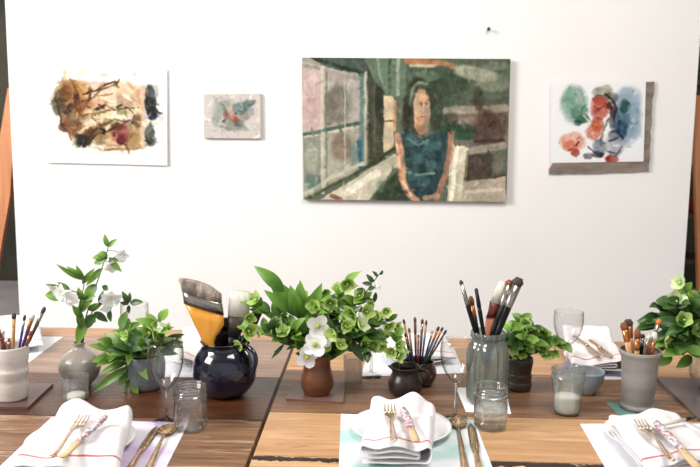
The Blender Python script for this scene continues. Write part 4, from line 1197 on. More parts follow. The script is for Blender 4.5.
# ------------------------------------------------------------------ brushes
M_blackh = mat('black_lacquer', (12, 11, 11), .4, spec=.25)
M_ferr = mat('nickel_ferrule', (150, 146, 140), .25, metal=.9)
M_copf = mat('copper_ferrule', (176, 110, 66), .3, metal=.8)
M_orangeh = mat('orange_lacquer_wood', (206, 136, 44), .3, (222, 156, 60), scale=6, stretch=(6, 6, 1))
M_rawh = mat('raw_wood_handle', (184, 140, 92), .5, (204, 164, 116), scale=10)
M_bristd = mat('dark_bristle', (52, 42, 36), .8, (78, 64, 52), scale=60, stretch=(6, 6, 1))
M_bristg = mat('grey_brown_bristle', (120, 108, 98), .85, (176, 162, 148), scale=26, stretch=(3, 3, 1), bump=.5)
M_bristw = mat('white_bristle', (198, 190, 178), .85, (218, 212, 202), scale=50, stretch=(5, 5, 1))
M_bristb = mat('brown_bristle', (110, 64, 36), .8, (140, 88, 54), scale=60, stretch=(5, 5, 1))
M_bristo = mat('orange_bristle', (196, 104, 48), .8, (214, 124, 66), scale=60)
M_purple = mat('violet_handle', (70, 50, 104), .4); M_teal = mat('teal_handle', (38, 76, 84), .4); M_redh = mat('dark_red_handle', (104, 40, 32), .35)
M_bluep = mat('blue_handle', (52, 46, 116), .4); M_brownh = mat('brown_handle', (86, 58, 42), .45)
M_copperwood = mat('copper_brown_handle', (168, 104, 74), .5, (186, 122, 90), scale=10)

def brush(y, rim, tip, r, hm, fm, bmr, label, group, down=.05, fl=.16, bl=.10, dy=0.0, dyt=0.0, name='paint_brush', hb=None, fr=None, tipr=.35):
    """rim, tip px; y = distance of the pot; brush points up, bristles at the tip. hb= px handle radius at rim"""
    s = scale_at(Vector((0, y, TZ + .1)))
    a = V(rim[0], rim[1], y + dy); b = V(tip[0], tip[1], y + dy + dyt)
    d = (b - a); L = d.length; u = d / L
    base = a - u * down
    tot = L + down
    rt = empty(name, base, label, 'paint brush', group)
    r = r / s; fr_ = (fr or 1.0) * r
    k1 = 1 - fl - bl; k2 = 1 - bl
    bm = bmesh.new()
    tube(bm, [base, base + u * tot * .35, base + u * tot * .7, base + u * tot * k1], [r * .55, r * .8, r * 1.0, r * .85], 10); obj('handle', bm, hm, rt)
    bm = bmesh.new()
    tube(bm, [base + u * tot * k1, base + u * tot * (k1 + fl * .1), base + u * tot * k2], [r * .9, r * .98, fr_], 10); obj('ferrule', bm, fm, rt)
    bm = bmesh.new()
    tube(bm, [base + u * tot * k2, base + u * tot * (k2 + bl * .5), base + u * tot * .985, base + u * tot], [fr_ * .95, fr_ * 1.2, fr_ * .8, fr_ * tipr], 10); obj('bristles', bm, bmr, rt)

def flatbrush(y, rows, m_list, label, group, th=.012, dy=0.0, name='flat_brush', base_down=None):
    """rows per part: list of ((xl, yl), (xr, yr)) px outline pairs bottom to top"""
    first = rows[0][0]
    c = V((first[0][0] + first[1][0]) / 2, first[0][1], y + dy)
    rt = empty(name, c, label, 'paint brush', group)
    names = ['handle', 'ferrule', 'bristles']
    for k, rr in enumerate(rows):
        t = th * (0.6, 1.0, 1.15)[k]
        bm = bmesh.new(); prev = None
        for i, (l_, r_) in enumerate(rr):
            A = V(l_[0], l_[1], y + dy); B_ = V(r_[0], r_[1], y + dy)
            n = 6; ring = []
            for j in range(n + 1):
                q = A.lerp(B_, j / n); ring.append(bm.verts.new(q + Vector((0, -t / 2 * math.sin(math.pi * (.12 + .76 * j / n)), 0))))
            for j in range(n, -1, -1):
                q = A.lerp(B_, j / n); ring.append(bm.verts.new(q + Vector((0, t / 2 * math.sin(math.pi * (.12 + .76 * j / n)), 0))))
            if prev:
                m = len(ring)
                for j in range(m):
                    bm.faces.new((prev[j], prev[(j + 1) % m], ring[(j + 1) % m], ring[j]))
            else: bm.faces.new(ring)
            prev = ring
        bm.faces.new(prev[::-1])
        obj(names[k], bm, m_list[k], rt)
    return rt

# left ceramic cup
yc = P(12, 398).y
g = 'brushes in the pale ribbed cup'
brush(yc, (13, 350), (14, 313), 1.9, M_rawh, M_rawh, M_bristd, 'upright raw wood brush with black tip in the pale ribbed cup', g, fr=1.1)
brush(yc, (19, 350), (25, 315), 1.4, M_bluep, M_ferr, M_bristd, 'blue handled brush with dark tip in the pale ribbed cup', g, dy=-.012)
brush(yc, (22, 350), (33, 314), 2.0, M_purple, M_copf, M_bristw, 'violet brush with copper ferrule and pale tip in the pale ribbed cup', g, fr=1.2, dy=.01)
brush(yc, (25, 350), (45, 307), 1.8, M_brownh, M_ferr, M_bristd, 'longest brush in the pale ribbed cup, leaning right', g, down=.04)
brush(yc, (24, 352), (31, 331), 1.5, M_brownh, M_copf, M_bristb, 'short brown brush in front in the pale ribbed cup', g, dy=-.02)
brush(yc, (5, 350), (-3, 326), 2.0, M_redh, M_redh, M_bristd, 'dark red brush leaning left in the pale ribbed cup', g, dy=-.01)
brush(yc, (9, 352), (9, 338), 1.5, M_teal, M_copf, M_bristb, 'short teal handled brush in the pale ribbed cup', g, dy=-.015)
brush(yc, (3, 352), (3, 330), 1.6, M_teal, M_ferr, M_bristw, 'teal handled brush with pale tip at the left of the pale ribbed cup', g, dy=.01)

# navy jug
g = 'wide brushes in the dark navy jug'
flatbrush(cj.y, [[((208, 372), (216, 372)), ((206, 352), (217, 352)), ((203, 343), (214, 343)), ((199, 334), (216, 336)), ((191, 317), (224, 325)), ((184.5, 303), (223.5, 315))],
                [((184, 303.5), (223.8, 315)), ((183.5, 298), (223, 308.5)), ((182.4, 291), (222, 303))],
                [((182.2, 291.5), (221.8, 303)), ((180.5, 284), (221.5, 294)), ((178.5, 279.8), (210, 285.5)), ((180, 277.8), (200, 281.5))]],
          [M_orangeh, M_ferr, M_bristg], 'wide orange handled flat brush with grey slanted bristles in the navy jug', g, th=.014, dy=-.005)
flatbrush(cj.y, [[((219, 372), (228, 372)), ((213, 350), (224, 350)), ((212, 345), (226, 345)), ((216, 335), (229, 335)), ((222, 328), (232, 328))],
                [((221, 330), (233, 330)), ((222, 322), (231, 322))],
                [((222, 324), (231, 324)), ((222, 318), (230, 318))]],
          [M_blackh, M_blackh, M_bristd], 'black brush behind the wide orange one in the navy jug', g, th=.012, dy=.022)
flatbrush(cj.y, [[((226, 372), (234, 372)), ((228, 345), (238, 345)), ((228, 335), (239, 335))],
                [((228, 336), (240, 336)), ((228, 314), (249, 316))],
                [((228, 315.5), (249, 317)), ((229, 300), (250, 301)), ((230, 291), (250, 292))]],
          [M_blackh, mat('black_ferrule', (46, 40, 36), .35, (66, 58, 52)), M_bristw], 'flat brush with pale square bristles at the right of the navy jug', g, th=.014, dy=.005)
flatbrush(cj.y, [[((232, 372), (238, 372)), ((240, 345), (248, 347)), ((243, 335), (252, 337))],
                [((243, 336), (252, 337)), ((248, 322), (257, 324))],
                [((248, 323), (257, 325)), ((252, 312), (262, 314)), ((255, 308), (259, 308))]],
          [M_blackh, M_blackh, M_bristd], 'black brush leaning right behind the lime flowers in the navy jug', g, th=.012, dy=.028)

# small brushes in clay pot
yb_ = P(418, 384).y
g = 'small brushes in the red-brown clay pot'
for i, (rx, tx, ty, hm, fm, bmr, lab) in enumerate([
    (410, 399.5, 337, M_bluep, M_ferr, M_bristb, 'leftmost small brush in the red-brown clay pot'),
    (412, 403.5, 319, M_brownh, M_rawh, M_bristd, 'tan brush leaning left in the red-brown clay pot'),
    (411, 405, 333, M_blackh, M_copf, M_bristd, 'short black brush at the left of the red-brown clay pot'),
    (416, 415, 317, M_redh, M_brownh, M_bristb, 'tallest upright brown brush in the red-brown clay pot'),
    (413, 409, 328, M_purple, M_rawh, M_bristb, 'violet brush left of the tallest one in the red-brown clay pot'),
    (418, 418.5, 334, M_redh, M_copf, M_bristo, 'short red brush in the middle of the red-brown clay pot'),
    (420, 422.5, 319, M_purple, M_ferr, M_bristb, 'upright violet brush in the red-brown clay pot'),
    (422, 426.5, 320, M_teal, M_rawh, M_bristb, 'upright tan brush with teal handle in the red-brown clay pot'),
    (424, 433, 330, M_purple, M_ferr, M_bristw, 'thin pale tipped brush in the red-brown clay pot'),
    (425, 439, 326.5, M_teal, M_copf, M_bristd, 'copper ferruled brush leaning right in the red-brown clay pot'),
    (427, 443, 327, M_brownh, M_copf, M_bristd, 'second brush leaning far right in the red-brown clay pot'),
    (428, 446.5, 330, M_teal, M_brownh, M_bristd, 'rightmost brush in the red-brown clay pot')]):
    brush(yb_, (rx, 361), (tx, ty), 1.1 if i % 3 else 1.35, hm, fm, bmr, lab, g, down=.035, fl=.24, bl=.09, dy=(-.012, .012, 0, .016, -.02)[i % 5], fr=1.0)
for i, (x, y_, hm) in enumerate(((414, 350, M_teal), (421, 347, M_teal), (417, 345, M_purple), (424, 352, M_bluep))):
    pass

# ribbed jar
yj = P(486, 402).y
g = 'brushes in the tall ribbed jar'
brush(yj, (476, 334), (460.5, 280), 2.4, M_blackh, M_ferr, M_bristd, 'thin black brush leaning far left in the ribbed jar', g, fl=.24, bl=.05, fr=.75, down=.08)
brush(yj, (478, 335), (470.5, 296), 2.4, M_blackh, M_copf, M_bristb, 'short brown tipped brush at the left of the ribbed jar', g, dy=.014, fl=.2, bl=.14, down=.07)
brush(yj, (484, 336), (476, 288), 2.2, M_blackh, M_blackh, M_bristd, 'black brush left of centre in the ribbed jar', g, dy=-.008, fl=.2, bl=.04, down=.08, fr=.8)
flatbrush(yj, [[((483, 380), (488, 380)), ((484, 338), (493, 338)), ((486, 317), (497, 316))],
               [((486, 317.5), (497, 316.5)), ((488, 312), (497, 311)), ((490, 301), (500, 303))],
               [((490, 302), (500, 304)), ((495, 290), (505, 292)), ((500, 281), (508, 283))]],
          [M_copperwood, M_redh, M_bristw], 'flat copper handled brush with white bristles in the ribbed jar', g, th=.010, dy=.008)
brush(yj, (490, 336), (503, 281), 3.2, M_blackh, M_copf, M_bristw, 'gold ferruled brush with white tip behind in the ribbed jar', g, dy=.016, fl=.2, bl=.14, down=.07)
brush(yj, (492, 336), (510, 280), 3.3, M_blackh, M_ferr, M_bristb, 'black brush with silver ferrule and brown tip in the ribbed jar', g, dy=0, fl=.26, bl=.06, fr=1.0, tipr=.7, down=.07)
brush(yj, (496, 337), (519.5, 278), 4.0, M_blackh, M_ferr, M_bristd, 'thick black brush with silver ferrule leaning right in the ribbed jar', g, dy=-.010, fl=.28, bl=.09, fr=1.25, tipr=.8, down=.06)

# grey cup
yg = P(637, 408).y
g = 'brushes in the tall grey stoneware cup'
brush(yg, (630, 356), (623.5, 323), 3.0, M_rawh, M_copf, M_bristb, 'stubby tan brush at the left of the grey stoneware cup', g, fl=.25, bl=.12, fr=1.15, tipr=.8)
brush(yg, (632, 356), (628, 320), 3.4, M_rawh, M_copf, M_bristd, 'wide dark tipped brush in the grey stoneware cup', g, dy=.012, fl=.25, bl=.1, fr=1.2, tipr=.85)
brush(yg, (637, 356), (637.5, 329), 2.6, M_rawh, M_copf, M_bristb, 'brown brush at the middle of the grey stoneware cup', g, dy=-.01, fl=.25, bl=.2, fr=1.15)
brush(yg, (648, 356), (659.5, 319), 2.2, M_rawh, M_ferr, M_bristo, 'tallest brush with an orange tip in the grey stoneware cup', g, dy=.005, fl=.3, bl=.1)
brush(yg, (650, 357), (655, 332), 2.8, M_rawh, M_copf, M_bristw, 'pale tipped brush at the right of the grey stoneware cup', g, dy=-.01, fl=.3, bl=.22)
brush(yg, (645, 357), (649, 335), 2.0, M_brownh, M_ferr, M_bristw, 'thin brown handled pale tipped brush in the grey stoneware cup', g, dy=-.018)
brush(yg, (641, 356), (643, 334), 2.0, M_blackh, M_ferr, M_bristd, 'thin black brush in the grey stoneware cup', g, dy=.016)
# thin brush on right near napkin
rtA = P(657, 426, zn + .006); rtB = P(692, 418, zn + .006)
brt = empty('slim_brush', rtA, 'slim pale handled brush with black tip on the right near napkin', 'paint brush')
u = rtB - rtA
bm = bmesh.new(); tube(bm, [rtA, rtA + u * .5, rtA + u * .8], [.003, .0042, .0036], 10); obj('handle', bm, mat('bone_white_handle', (206, 196, 180), .4), brt)
bm = bmesh.new(); tube(bm, [rtA + u * .8, rtA + u * .95], [.0038, .0036], 10); obj('ferrule', bm, M_blackh, brt)
bm = bmesh.new(); tube(bm, [rtA + u * .95, rtA + u * 1.05, rtA + u * 1.12], [.0034, .004, .001], 10); obj('bristles', bm, M_bristd, brt)

# ------------------------------------------------------------------ flowers and foliage
rnd = random.Random(42)
def flower(parent, c, r, kind, face=None, name='flower'):
    """c centre, r radius, face = direction it looks"""
    face = (face or (Vector((rnd.uniform(-.35, .35), -1, rnd.uniform(0, .5))) if kind in ('dogwood', 'star') else Vector((rnd.uniform(-1.3, 1.3), -1, rnd.uniform(-.7, 1.0))))).normalized()
    s = face.cross(Vector((0, 0, 1))).normalized(); u = s.cross(face).normalized()
    bm = bmesh.new()
    a0 = rnd.uniform(0, TAU)
    if kind in ('helle', 'pale'):
        n = 5
        for i in range(n):
            a = a0 + TAU * i / n; d = s * math.cos(a) + u * math.sin(a)
            tip = c + d * r * rnd.uniform(.85, 1.1) + face * r * rnd.uniform(.3, .85)
            leafmesh(bm, c - face * r * .1 + d * r * .03, tip, r * 1.12, face, curl=-.16, fold=.16, n=7, shape='round')
        m = M_helle if kind == 'helle' else M_hellep
    elif kind == 'dogwood':
        for i in range(4):
            a = a0 + TAU * i / 4; d = s * math.cos(a) + u * math.sin(a)
            leafmesh(bm, c, c + d * r + face * r * .12, r * .98, face, curl=-.06, fold=.10, n=7, shape='dogwood')
        m = M_white
    elif kind == 'azalea':
        r *= 1.25
        for i in range(6):
            a = a0 + TAU * i / 6 + rnd.uniform(-.2, .2); d = s * math.cos(a) + u * math.sin(a)
            leafmesh(bm, c, c + d * r * rnd.uniform(.8, 1.1) + face * r * rnd.uniform(-.1, .4), r * .78, face, curl=.06, fold=.12, n=7, shape='leaf')
        m = M_white
    elif kind == 'star':
        for i in range(5):
            a = a0 + TAU * i / 5; d = s * math.cos(a) + u * math.sin(a)
            leafmesh(bm, c, c + d * r, r * .6, face, curl=.02, fold=.06, n=5, shape='leaf')
        m = M_white
    fo = obj(name, bm, m, parent, origin=c)
    bm = bmesh.new()
    cr = r * (.15 if kind in ('helle', 'pale') else .2 if kind == 'dogwood' else .12)
    bmesh.ops.create_icosphere(bm, subdivisions=2, radius=cr, matrix=Matrix.Translation(c + face * cr * .6))
    obj('flower_center', bm, M_core if kind == 'dogwood' else M_corew if kind == 'azalea' else M_corel, fo)
    return fo

def sprig(name, label, cat, group, y0, path, dy=0.0, leaves=(), flowers=(), stem_r=.0016, leaf_m=None, auto=0, alen=18, aw=8, stem_m=None, seed=0, spread=.03, shape='leaf', z0=None, amin=.25):
    """path px at the pot's distance, its tip dy further; leaves (x0,y0,x1,y1,w[,dy]); flowers (x,y,r,kind[,dy])"""
    rn = random.Random(seed * 13 + 5)
    n = len(path)
    pts = [V(x, y, y0 + dy * (i / (n - 1)) ** 1.3) for i, (x, y) in enumerate(path)]
    rt = empty(name, pts[0], label, cat, group)
    sp = path_smooth(pts, 4)
    sc = scale_at(pts[-1])
    bm = bmesh.new()
    tube(bm, sp, [stem_r * (1.2 - .6 * i / len(sp)) for i in range(len(sp))], 6)
    def nearest(q): return min(sp[len(sp) // 4:], key=lambda a: (a - q).length)
    fl = []
    for f in flowers:
        x, y, r, kind = f[:4]; d = f[4] if len(f) > 4 else rn.uniform(-.5, .5) * spread
        c = V(x, y, y0 + dy * .7 + d)
        q = nearest(c)
        if (q - c).length > .012: tube(bm, [q, q.lerp(c, .5) + Vector((0, .004, .006)), c + Vector((0, .004, 0))], stem_r * .6, 5)
        fl.append((c, r / sc, kind))
    obj('stem', bm, stem_m or M_stem, rt)
    bm = bmesh.new()
    for L in leaves:
        x0, y0_, x1, y1_, w_ = L[:5]; d = L[5] if len(L) > 5 else rn.uniform(-1, .6) * spread * .6
        a = V(x0, y0_, y0 + dy * .5 + d * .3); b = V(x1, y1_, y0 + dy * .8 + d)
        leafmesh(bm, a, b, w_ / sc, Vector((rn.uniform(-.5, .5), -1, rn.uniform(.1, .9))), curl=rn.uniform(-.02, .10), fold=rn.uniform(.05, .3), shape=shape)
    alen *= 1.12; aw *= 1.12; auto = int(auto * 1.25)
    for i in range(auto):
        t = amin + (1.02 - amin) * (i / max(1, auto - 1))
        q = sp[min(len(sp) - 1, int(t * (len(sp) - 1)))]
        k = sp[min(len(sp) - 1, int(t * (len(sp) - 1)))] - sp[max(0, int(t * (len(sp) - 1)) - 2)]
        k.normalize()
        ang = rn.uniform(0, TAU)
        side = Vector((math.cos(ang), math.sin(ang) * .9, rn.uniform(-.35, .55)))
        d = (side * rn.uniform(.8, 1.1) + k * rn.uniform(.2, .9)).normalized()
        Ln = alen / sc * rn.uniform(.65, 1.15)
        nr = Vector((rn.uniform(-.5, .5), -.7, rn.uniform(.3, 1)))
        leafmesh(bm, q, q + d * Ln, aw / sc * rn.uniform(.75, 1.15), nr, curl=rn.uniform(-.04, .14), fold=rn.uniform(.05, .3), shape=shape, droop=rn.uniform(0, .2))
    if len(bm.verts): obj('foliage', bm, leaf_m or M_leaf, rt)
    else: bm.free()
    for c, r, kind in fl: flower(rt, c, r, kind)
    return rt

# --- bud vase, left
yv = P(80.5, 385).y
sprig('flowering_branch', 'tall white flowered branch reaching highest from the bud vase', 'branch', 'branches in the bud vase', yv,
      [(81, 372), (82, 344), (84, 325), (91, 300), (98, 280), (104, 262), (108, 248), (108, 243)], dy=.01,
      leaves=[(108, 247, 104.5, 234, 6, 0), (108, 247, 117.5, 239, 5.5, -.005), (108, 257, 94, 264, 9, .01), (108, 256, 97, 254, 7, .0), (109, 257, 122, 272, 7, -.01), (106, 258, 92, 258, 6, .015), (103, 268, 86, 286, 7.5, -.01), (112, 258, 124, 262, 5, .01),
              (97, 284, 84, 302, 12, -.01), (93, 295, 79, 312, 14, -.015), (88, 310, 102, 304, 8, .01), (86, 318, 77, 345, 11, -.02), (86, 316, 96, 322, 9, .01), (102, 286, 108, 290, 6, .01)],
      flowers=[(112, 266, 7.5, 'azalea', .0), (122, 256, 6, 'azalea', .01)], stem_m=M_twig, seed=1, leaf_m=M_leaf)
sprig('flowering_branch', 'white flowered branch leaning left from the bud vase', 'branch', 'branches in the bud vase', yv,
      [(79.5, 372), (81, 344), (82, 325), (80, 305), (84, 285), (82, 276)], dy=-.02,
      leaves=[(84, 280, 56, 264, 6, -.01), (84, 278, 76, 265, 6, .0), (83, 278, 66, 266, 5, .01), (66, 296, 45, 295, 13, .01), (63, 288, 45, 284, 5, 0), (70, 289, 57, 282, 5, .015), (84, 300, 78, 287, 8, .0),
              (81, 318, 72, 305, 7, -.01), (80, 312, 92, 302, 8, -.02), (82, 330, 78, 306, 8, .01), (82, 284, 95, 268, 6, .01), (84, 300, 96, 296, 7, .0)],
      flowers=[(64, 294, 10.5, 'azalea', -.02), (70, 300, 8, 'azalea', -.01), (56, 290, 6.5, 'azalea', -.005)], stem_m=M_twig, seed=2, leaf_m=M_leaf)
sprig('flowering_branch', 'white flowered branch leaning right from the bud vase', 'branch', 'branches in the bud vase', yv,
      [(82.5, 372), (83, 344), (87, 322), (98, 306), (114, 302), (128, 303)], dy=-.01,
      leaves=[(129, 303, 122, 291, 6, .0), (129, 303, 130, 292, 5, .01), (129, 304, 120, 303, 5, .0), (130, 303, 144, 302, 7, -.01), (129, 305, 129, 314, 5, .0), (100, 306, 104, 290, 6, .0), (94, 312, 108, 322, 8, .01), (86, 328, 98, 312, 10, -.01), (110, 310, 111, 322, 6, .0)],
      flowers=[(110, 298, 9.5, 'azalea', -.02), (117, 304, 8.5, 'azalea', -.01), (108, 306, 7, 'azalea', .0)], stem_m=M_twig, seed=3, leaf_m=M_leafd)

# --- leafy plant in grey pot
yp = P(146, 388).y
g = 'leafy sprigs in the slate grey pot'
A_ = [((140, 335), 0.02, M_leaf, [(150, 332, 11, 'helle', -.03)], 'sprig with the large lime star flower in the slate grey pot'),
      ((122, 330), -.01, M_leaf, [], 'sprig reaching upper left from the slate grey pot'),
      ((160, 322), .02, M_leafy, [(161, 325, 5, 'star', -.02)], 'sprig with one small white flower in the slate grey pot'),
      ((112, 345), -.03, M_leaf, [], 'sprig leaning left from the slate grey pot'),
      ((168, 340), .03, M_leafd, [], 'dark sprig at the right of the slate grey pot'),
      ((106, 362), -.05, M_leaf, [], 'sprig drooping low left from the slate grey pot'),
      ((130, 350), -.06, M_leafd, [], 'dark sprig in front of the slate grey pot')]
for i, (tp, dy, lm, fl, lab) in enumerate(A_):
    mid = ((146 * .5 + tp[0] * .5), min(358, (372 + tp[1]) / 2) - 5)
    sprig('leafy_sprig', lab, 'plant', g, yp, [(146, 378), (145 + (tp[0] - 146) * .15, 360), mid, tp], dy=dy, flowers=fl, auto=15, alen=22, aw=9, leaf_m=lm, seed=10 + i, amin=.42)
sprig('leafy_sprig', 'sprig with long leaves trailing over the rim of the slate grey pot', 'plant', g, yp, [(146, 378), (143, 358), (134, 357), (128, 364)], dy=-.05,
      leaves=[(128, 362, 99, 375, 9), (130, 366, 92, 393, 9), (134, 368, 118, 386, 10), (136, 368, 138, 400, 11), (130, 360, 104, 348, 9), (126, 350, 88, 345, 9), (138, 362, 148, 380, 9), (144, 352, 140, 338, 11), (136, 360, 124, 398, 7)], leaf_m=M_leaf, seed=19)
sprig('hellebore_stem', 'stem with two lime flowers on the right of the slate grey pot', 'flower', g, yp, [(147, 378), (150, 358), (158, 345), (163, 332)], dy=.0, flowers=[(158, 325, 7, 'helle', .0), (168, 328, 6, 'helle', .01), (126, 336, 6, 'helle', -.02)], auto=6, alen=14, aw=8, leaf_m=M_leafy, seed=20)

# --- centre bouquet
yq = P(317, 393).y
g = 'stems of the centre bouquet'
sprig('dogwood_branch', 'branch with three white dogwood flowers at the front of the centre bouquet', 'branch', g, yq,
      [(317, 380), (318, 358), (317, 340), (315, 325), (317, 315)], dy=-.03,
      flowers=[(318, 326, 12, 'dogwood', -.045), (315, 345, 12.5, 'dogwood', -.055), (307, 357, 11.5, 'dogwood', -.06), (326, 338, 9, 'dogwood', -.045)], auto=3, alen=12, aw=7, seed=30, stem_m=M_twig)
sprig('broad_leaf_stem', 'stem of broad fresh green leaves at the upper left of the centre bouquet', 'foliage', g, yq,
      [(317, 380), (314, 356), (306, 335), (298, 315), (292, 300)], dy=.01,
      leaves=[(284, 292, 254, 266, 14, -.01), (302, 318, 268, 276, 18, .0), (300, 320, 298, 284, 17, -.01), (302, 324, 322, 283, 16, -.015), (308, 328, 330, 290, 14, .01), (296, 312, 264, 290, 12, -.02), (296, 325, 262, 312, 10, .01), (304, 320, 300, 280, 13, .015), (310, 330, 318, 292, 11, .0), (300, 318, 290, 285, 14, -.02)],
      leaf_m=M_leafb, seed=31, spread=.02, stem_r=.002)
hl = [
 ([(257, 302)], [(256, 300, 9, 'helle', -.01)], 'stem ending in the round lime flower at the far left of the centre bouquet', -.01),
 ([(250, 330)], [(249, 318, 7, 'helle', .0), (248, 331, 9.5, 'helle', -.03), (240, 344, 7, 'helle', -.035)], 'stem with three lime flowers hanging over the navy jug', -.03),
 ([(268, 328)], [(260, 330, 7.5, 'pale', -.01), (274, 322, 6, 'pale', .0), (270, 332, 6, 'helle', -.01)], 'stem with pale flowers at the left of the centre bouquet', -.03),
 ([(288, 328)], [(284, 332, 8, 'helle', -.02), (294, 325, 7, 'helle', .01), (282, 316, 6, 'helle', .02)], 'stem with lime flowers between broad leaves and dogwood', -.03),
 ([(345, 285)], [(347, 284, 9, 'helle', -.01), (337, 288, 6, 'helle', .01)], 'tallest stem of lime flowers in the centre bouquet', .02),
 ([(332, 302)], [(330, 303, 8.5, 'helle', -.02), (324, 292, 6, 'helle', .02), (336, 312, 6.5, 'helle', -.01)], 'stem of lime flowers above the dogwood', .01),
 ([(352, 318)], [(352, 316, 11, 'helle', -.03), (361, 325, 8.5, 'pale', -.04), (345, 326, 8, 'helle', -.04)], 'stem with the broad pale flower right of the dogwood', -.03),
 ([(372, 322)], [(372, 305, 6, 'helle', .0), (376, 318, 7.5, 'helle', -.01), (368, 333, 8, 'helle', -.02)], 'stem of lime flowers at the right of the centre bouquet', .0),
 ([(336, 335)], [(334, 334, 8.5, 'helle', -.05), (326, 346, 8, 'helle', -.02), (340, 345, 7, 'helle', -.04)], 'low stem of lime flowers beside the dogwood', -.05),
 ([(380, 340)], [(380, 335, 7, 'helle', -.01), (374, 345, 7.5, 'helle', -.02), (362, 343, 6, 'helle', -.02)], 'low drooping stem at the right of the centre bouquet', -.02),
 ([(316, 308)], [(314, 306, 8, 'helle', -.01), (322, 316, 7.5, 'helle', -.02)], 'stem of lime flowers right behind the dogwood', -.01),
 ([(386, 322)], [(386, 312, 6.5, 'helle', .0), (388, 326, 7.5, 'helle', -.01), (381, 346, 7, 'helle', -.02)], 'stem of lime flowers furthest right in the centre bouquet', -.01),
 ([(360, 300)], [(360, 296, 8, 'helle', .0), (366, 312, 8.5, 'helle', -.02)], 'stem of lime flowers under the jasmine sprig', .01),
 ([(300, 300)], [(292, 302, 6, 'pale', .0), (310, 300, 6, 'helle', .0)], 'stem with flower buds behind the broad leaves', .02)]
for i, (tp, fl, lab, dy) in enumerate(hl):
    t = tp[0]
    my = min(350, (362 + t[1]) / 2)
    sprig('hellebore_stem', lab, 'flower', g, yq, [(317 + (i % 5 - 2) * 1.2, 380), (317 + (t[0] - 317) * .12, 358), (317 + (t[0] - 317) * .5, my - 6), t], dy=dy, flowers=fl,
          auto=15, alen=19, aw=9.5, leaf_m=(M_leaf, M_leafy, M_leafd)[i % 3], seed=40 + i, amin=.40)
sprig('jasmine_sprig', 'thin dark leaved sprig with white blossom at the top right of the centre bouquet', 'branch', g, yq,
      [(318, 380), (322, 355), (342, 322), (360, 300), (372, 284), (380, 273)], dy=.02,
      leaves=[(380, 275, 383, 270, 3), (378, 277, 372, 271, 4), (374, 283, 366, 274, 5), (368, 290, 376, 287, 5), (366, 292, 356, 289, 5), (372, 284, 362, 283, 4.5), (362, 300, 374, 300, 5), (360, 303, 350, 298, 6), (376, 292, 374, 303, 4.5), (355, 308, 366, 312, 6)],
      flowers=[(375, 285, 5, 'star', -.01), (379, 287, 4, 'star', .0), (371, 288, 3.5, 'star', .0)], leaf_m=M_leafd, seed=60, stem_m=M_twig)
sprig('leafy_sprig', 'dark leafy sprig drooping right from the centre bouquet', 'foliage', g, yq, [(318, 380), (322, 356), (340, 340), (358, 342), (366, 352)], dy=-.03,
      leaves=[(350, 340, 364, 362, 9), (358, 344, 372, 356, 8), (340, 340, 352, 352, 9), (362, 334, 388, 338, 9), (340, 320, 362, 306, 10), (352, 328, 376, 320, 9)], auto=8, alen=16, aw=8, leaf_m=M_leafd, seed=61, amin=.45)
sprig('leafy_sprig', 'thin dark sprig curling down at the left of the centre bouquet', 'foliage', g, yq, [(316, 380), (313, 358), (300, 345), (286, 344), (274, 352)], dy=-.03,
      leaves=[(284, 344, 271, 359, 4), (292, 342, 280, 338, 6), (298, 343, 286, 350, 4)], leaf_m=M_leafd, seed=62, stem_m=M_twig)

# --- stem in clay creamer
sprig('hellebore_stem', 'lime flower stem standing in the dark clay creamer', 'flower', None, cp.y, [(400, 386), (399, 366), (397, 352), (395, 335)], dy=-.02,
      flowers=[(396, 328, 7.5, 'helle', 0), (398, 346, 8, 'helle', -.015), (392, 352, 7, 'helle', -.02), (399, 357, 6.5, 'helle', -.02)], auto=8, alen=12, aw=8, leaf_m=M_leafy, seed=70, amin=.5)

# --- umber pot sprigs
yu = P(518.5, 389).y
g = 'lime sprigs in the umber pot'
U_ = [((512, 328), 'sprig leaning left'), ((522, 322), 'tallest upright sprig'), ((532, 328), 'sprig just right of the tallest'), ((545, 334), 'sprig leaning right'), ((561, 344), 'rightmost drooping sprig'),
      ((508, 342), 'low left sprig'), ((526, 340), 'front middle sprig'), ((540, 346), 'front right sprig'), ((516, 346), 'short front sprig')]
for i, (t, lab) in enumerate(U_):
    sprig('leafy_sprig', 'lime green ' + lab + ' in the umber pot', 'plant', g, yu, [(518.5, 378), (518.5 + (t[0] - 518) * .12, 358), (518 + (t[0] - 518) * .55, (350 + t[1]) / 2 - 4), t], dy=(-.03, .02, .0, -.01, -.01, -.04, -.06, -.04, -.06)[i],
          flowers=[(t[0] + rnd.uniform(-4, 4), t[1] + rnd.uniform(0, 5), 6.5, 'helle'), (t[0] + rnd.uniform(-7, 7), t[1] + 9, 5.5, 'helle')], auto=12, alen=13, aw=9, leaf_m=(M_leafy, M_leaf, M_leafd)[i % 3], seed=80 + i, shape='round', amin=.45)
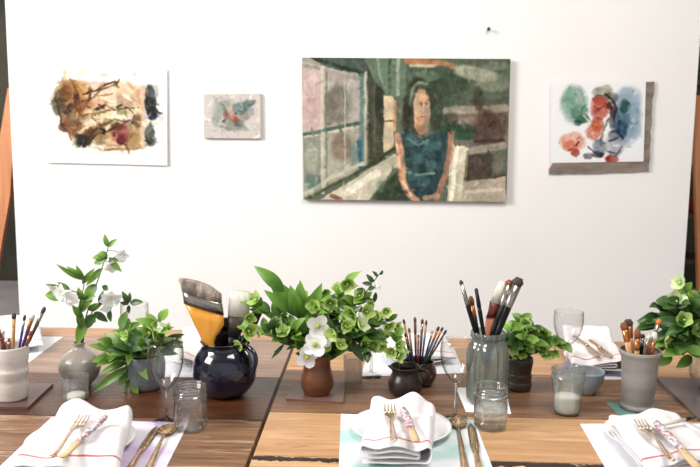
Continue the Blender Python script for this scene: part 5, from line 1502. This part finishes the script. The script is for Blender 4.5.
sprig('flowering_branch', 'small white blossom sprig at the right of the umber pot', 'branch', g, yu, [(520, 378), (523, 358), (536, 350), (547, 352)], dy=-.04, flowers=[(547, 349, 4.5, 'star'), (549, 357, 4, 'star'), (543, 354, 3.5, 'star')], auto=4, alen=10, aw=6, seed=91)

# --- right glass vase greenery
yr_ = P(713, 391).y
g = 'stems in the round clear vase'
sprig('hellebore_stem', 'stem with the single pale flower held highest at the right edge', 'flower', g, yr_, [(712, 384), (710, 352), (700, 320), (690, 300), (684, 288)], dy=.0,
      flowers=[(680, 283, 9, 'pale', -.01)], leaves=[(684, 290, 692, 282, 8), (686, 292, 674, 290, 6)], leaf_m=M_leafy, seed=100)
R_ = [((674, 306), [(676, 302, 11, 'pale', -.01)], 'stem with the second pale flower', M_leafd, 22, 11),
      ((655, 322), [], 'dark stem reaching furthest left', M_leafd, 24, 11),
      ((668, 335), [(667, 338, 10, 'helle', -.02)], 'stem with the low lime flower', M_leafd, 20, 11),
      ((690, 305), [(694, 300, 10, 'helle', .0)], 'upright stem with a lime flower', M_leaf, 22, 12),
      ((684, 326), [(684, 320, 9, 'helle', -.02)], 'middle stem of dense dark leaves', M_leafd, 24, 12),
      ((662, 350), [], 'drooping stem beside the grey stoneware cup', M_leaf, 20, 10),
      ((682, 352), [], 'low stem over the slate board', M_leaf, 24, 12),
      ((700, 330), [(698, 328, 9, 'helle', -.03)], 'stem at the very edge of the picture', M_leafd, 24, 12),
      ((660, 308), [], 'thin upper left stem', M_leafd, 16, 8),
      ((705, 300), [], 'tall leafy stem at the picture edge', M_leaf, 24, 12)]
for i, (t, fl, lab, lm, al, aw) in enumerate(R_):
    sprig('hellebore_stem' if fl else 'leafy_sprig', lab + ' in the round clear vase', 'flower' if fl else 'foliage', g, yr_, [(713, 384), (712 + (t[0] - 712) * .10, 352), (712 + (t[0] - 712) * .5, (345 + t[1]) / 2 - 12), t], dy=(-.01, .03, -.03, .03, -.04, -.02, -.05, -.03, .04, .05)[i],
          flowers=fl, auto=20, alen=al, aw=aw, leaf_m=lm, seed=110 + i, amin=.42, leaves=[(t[0] + 10, t[1] + 4, t[0] - 6, t[1] + 16, 11)] if i in (5, 6) else ())
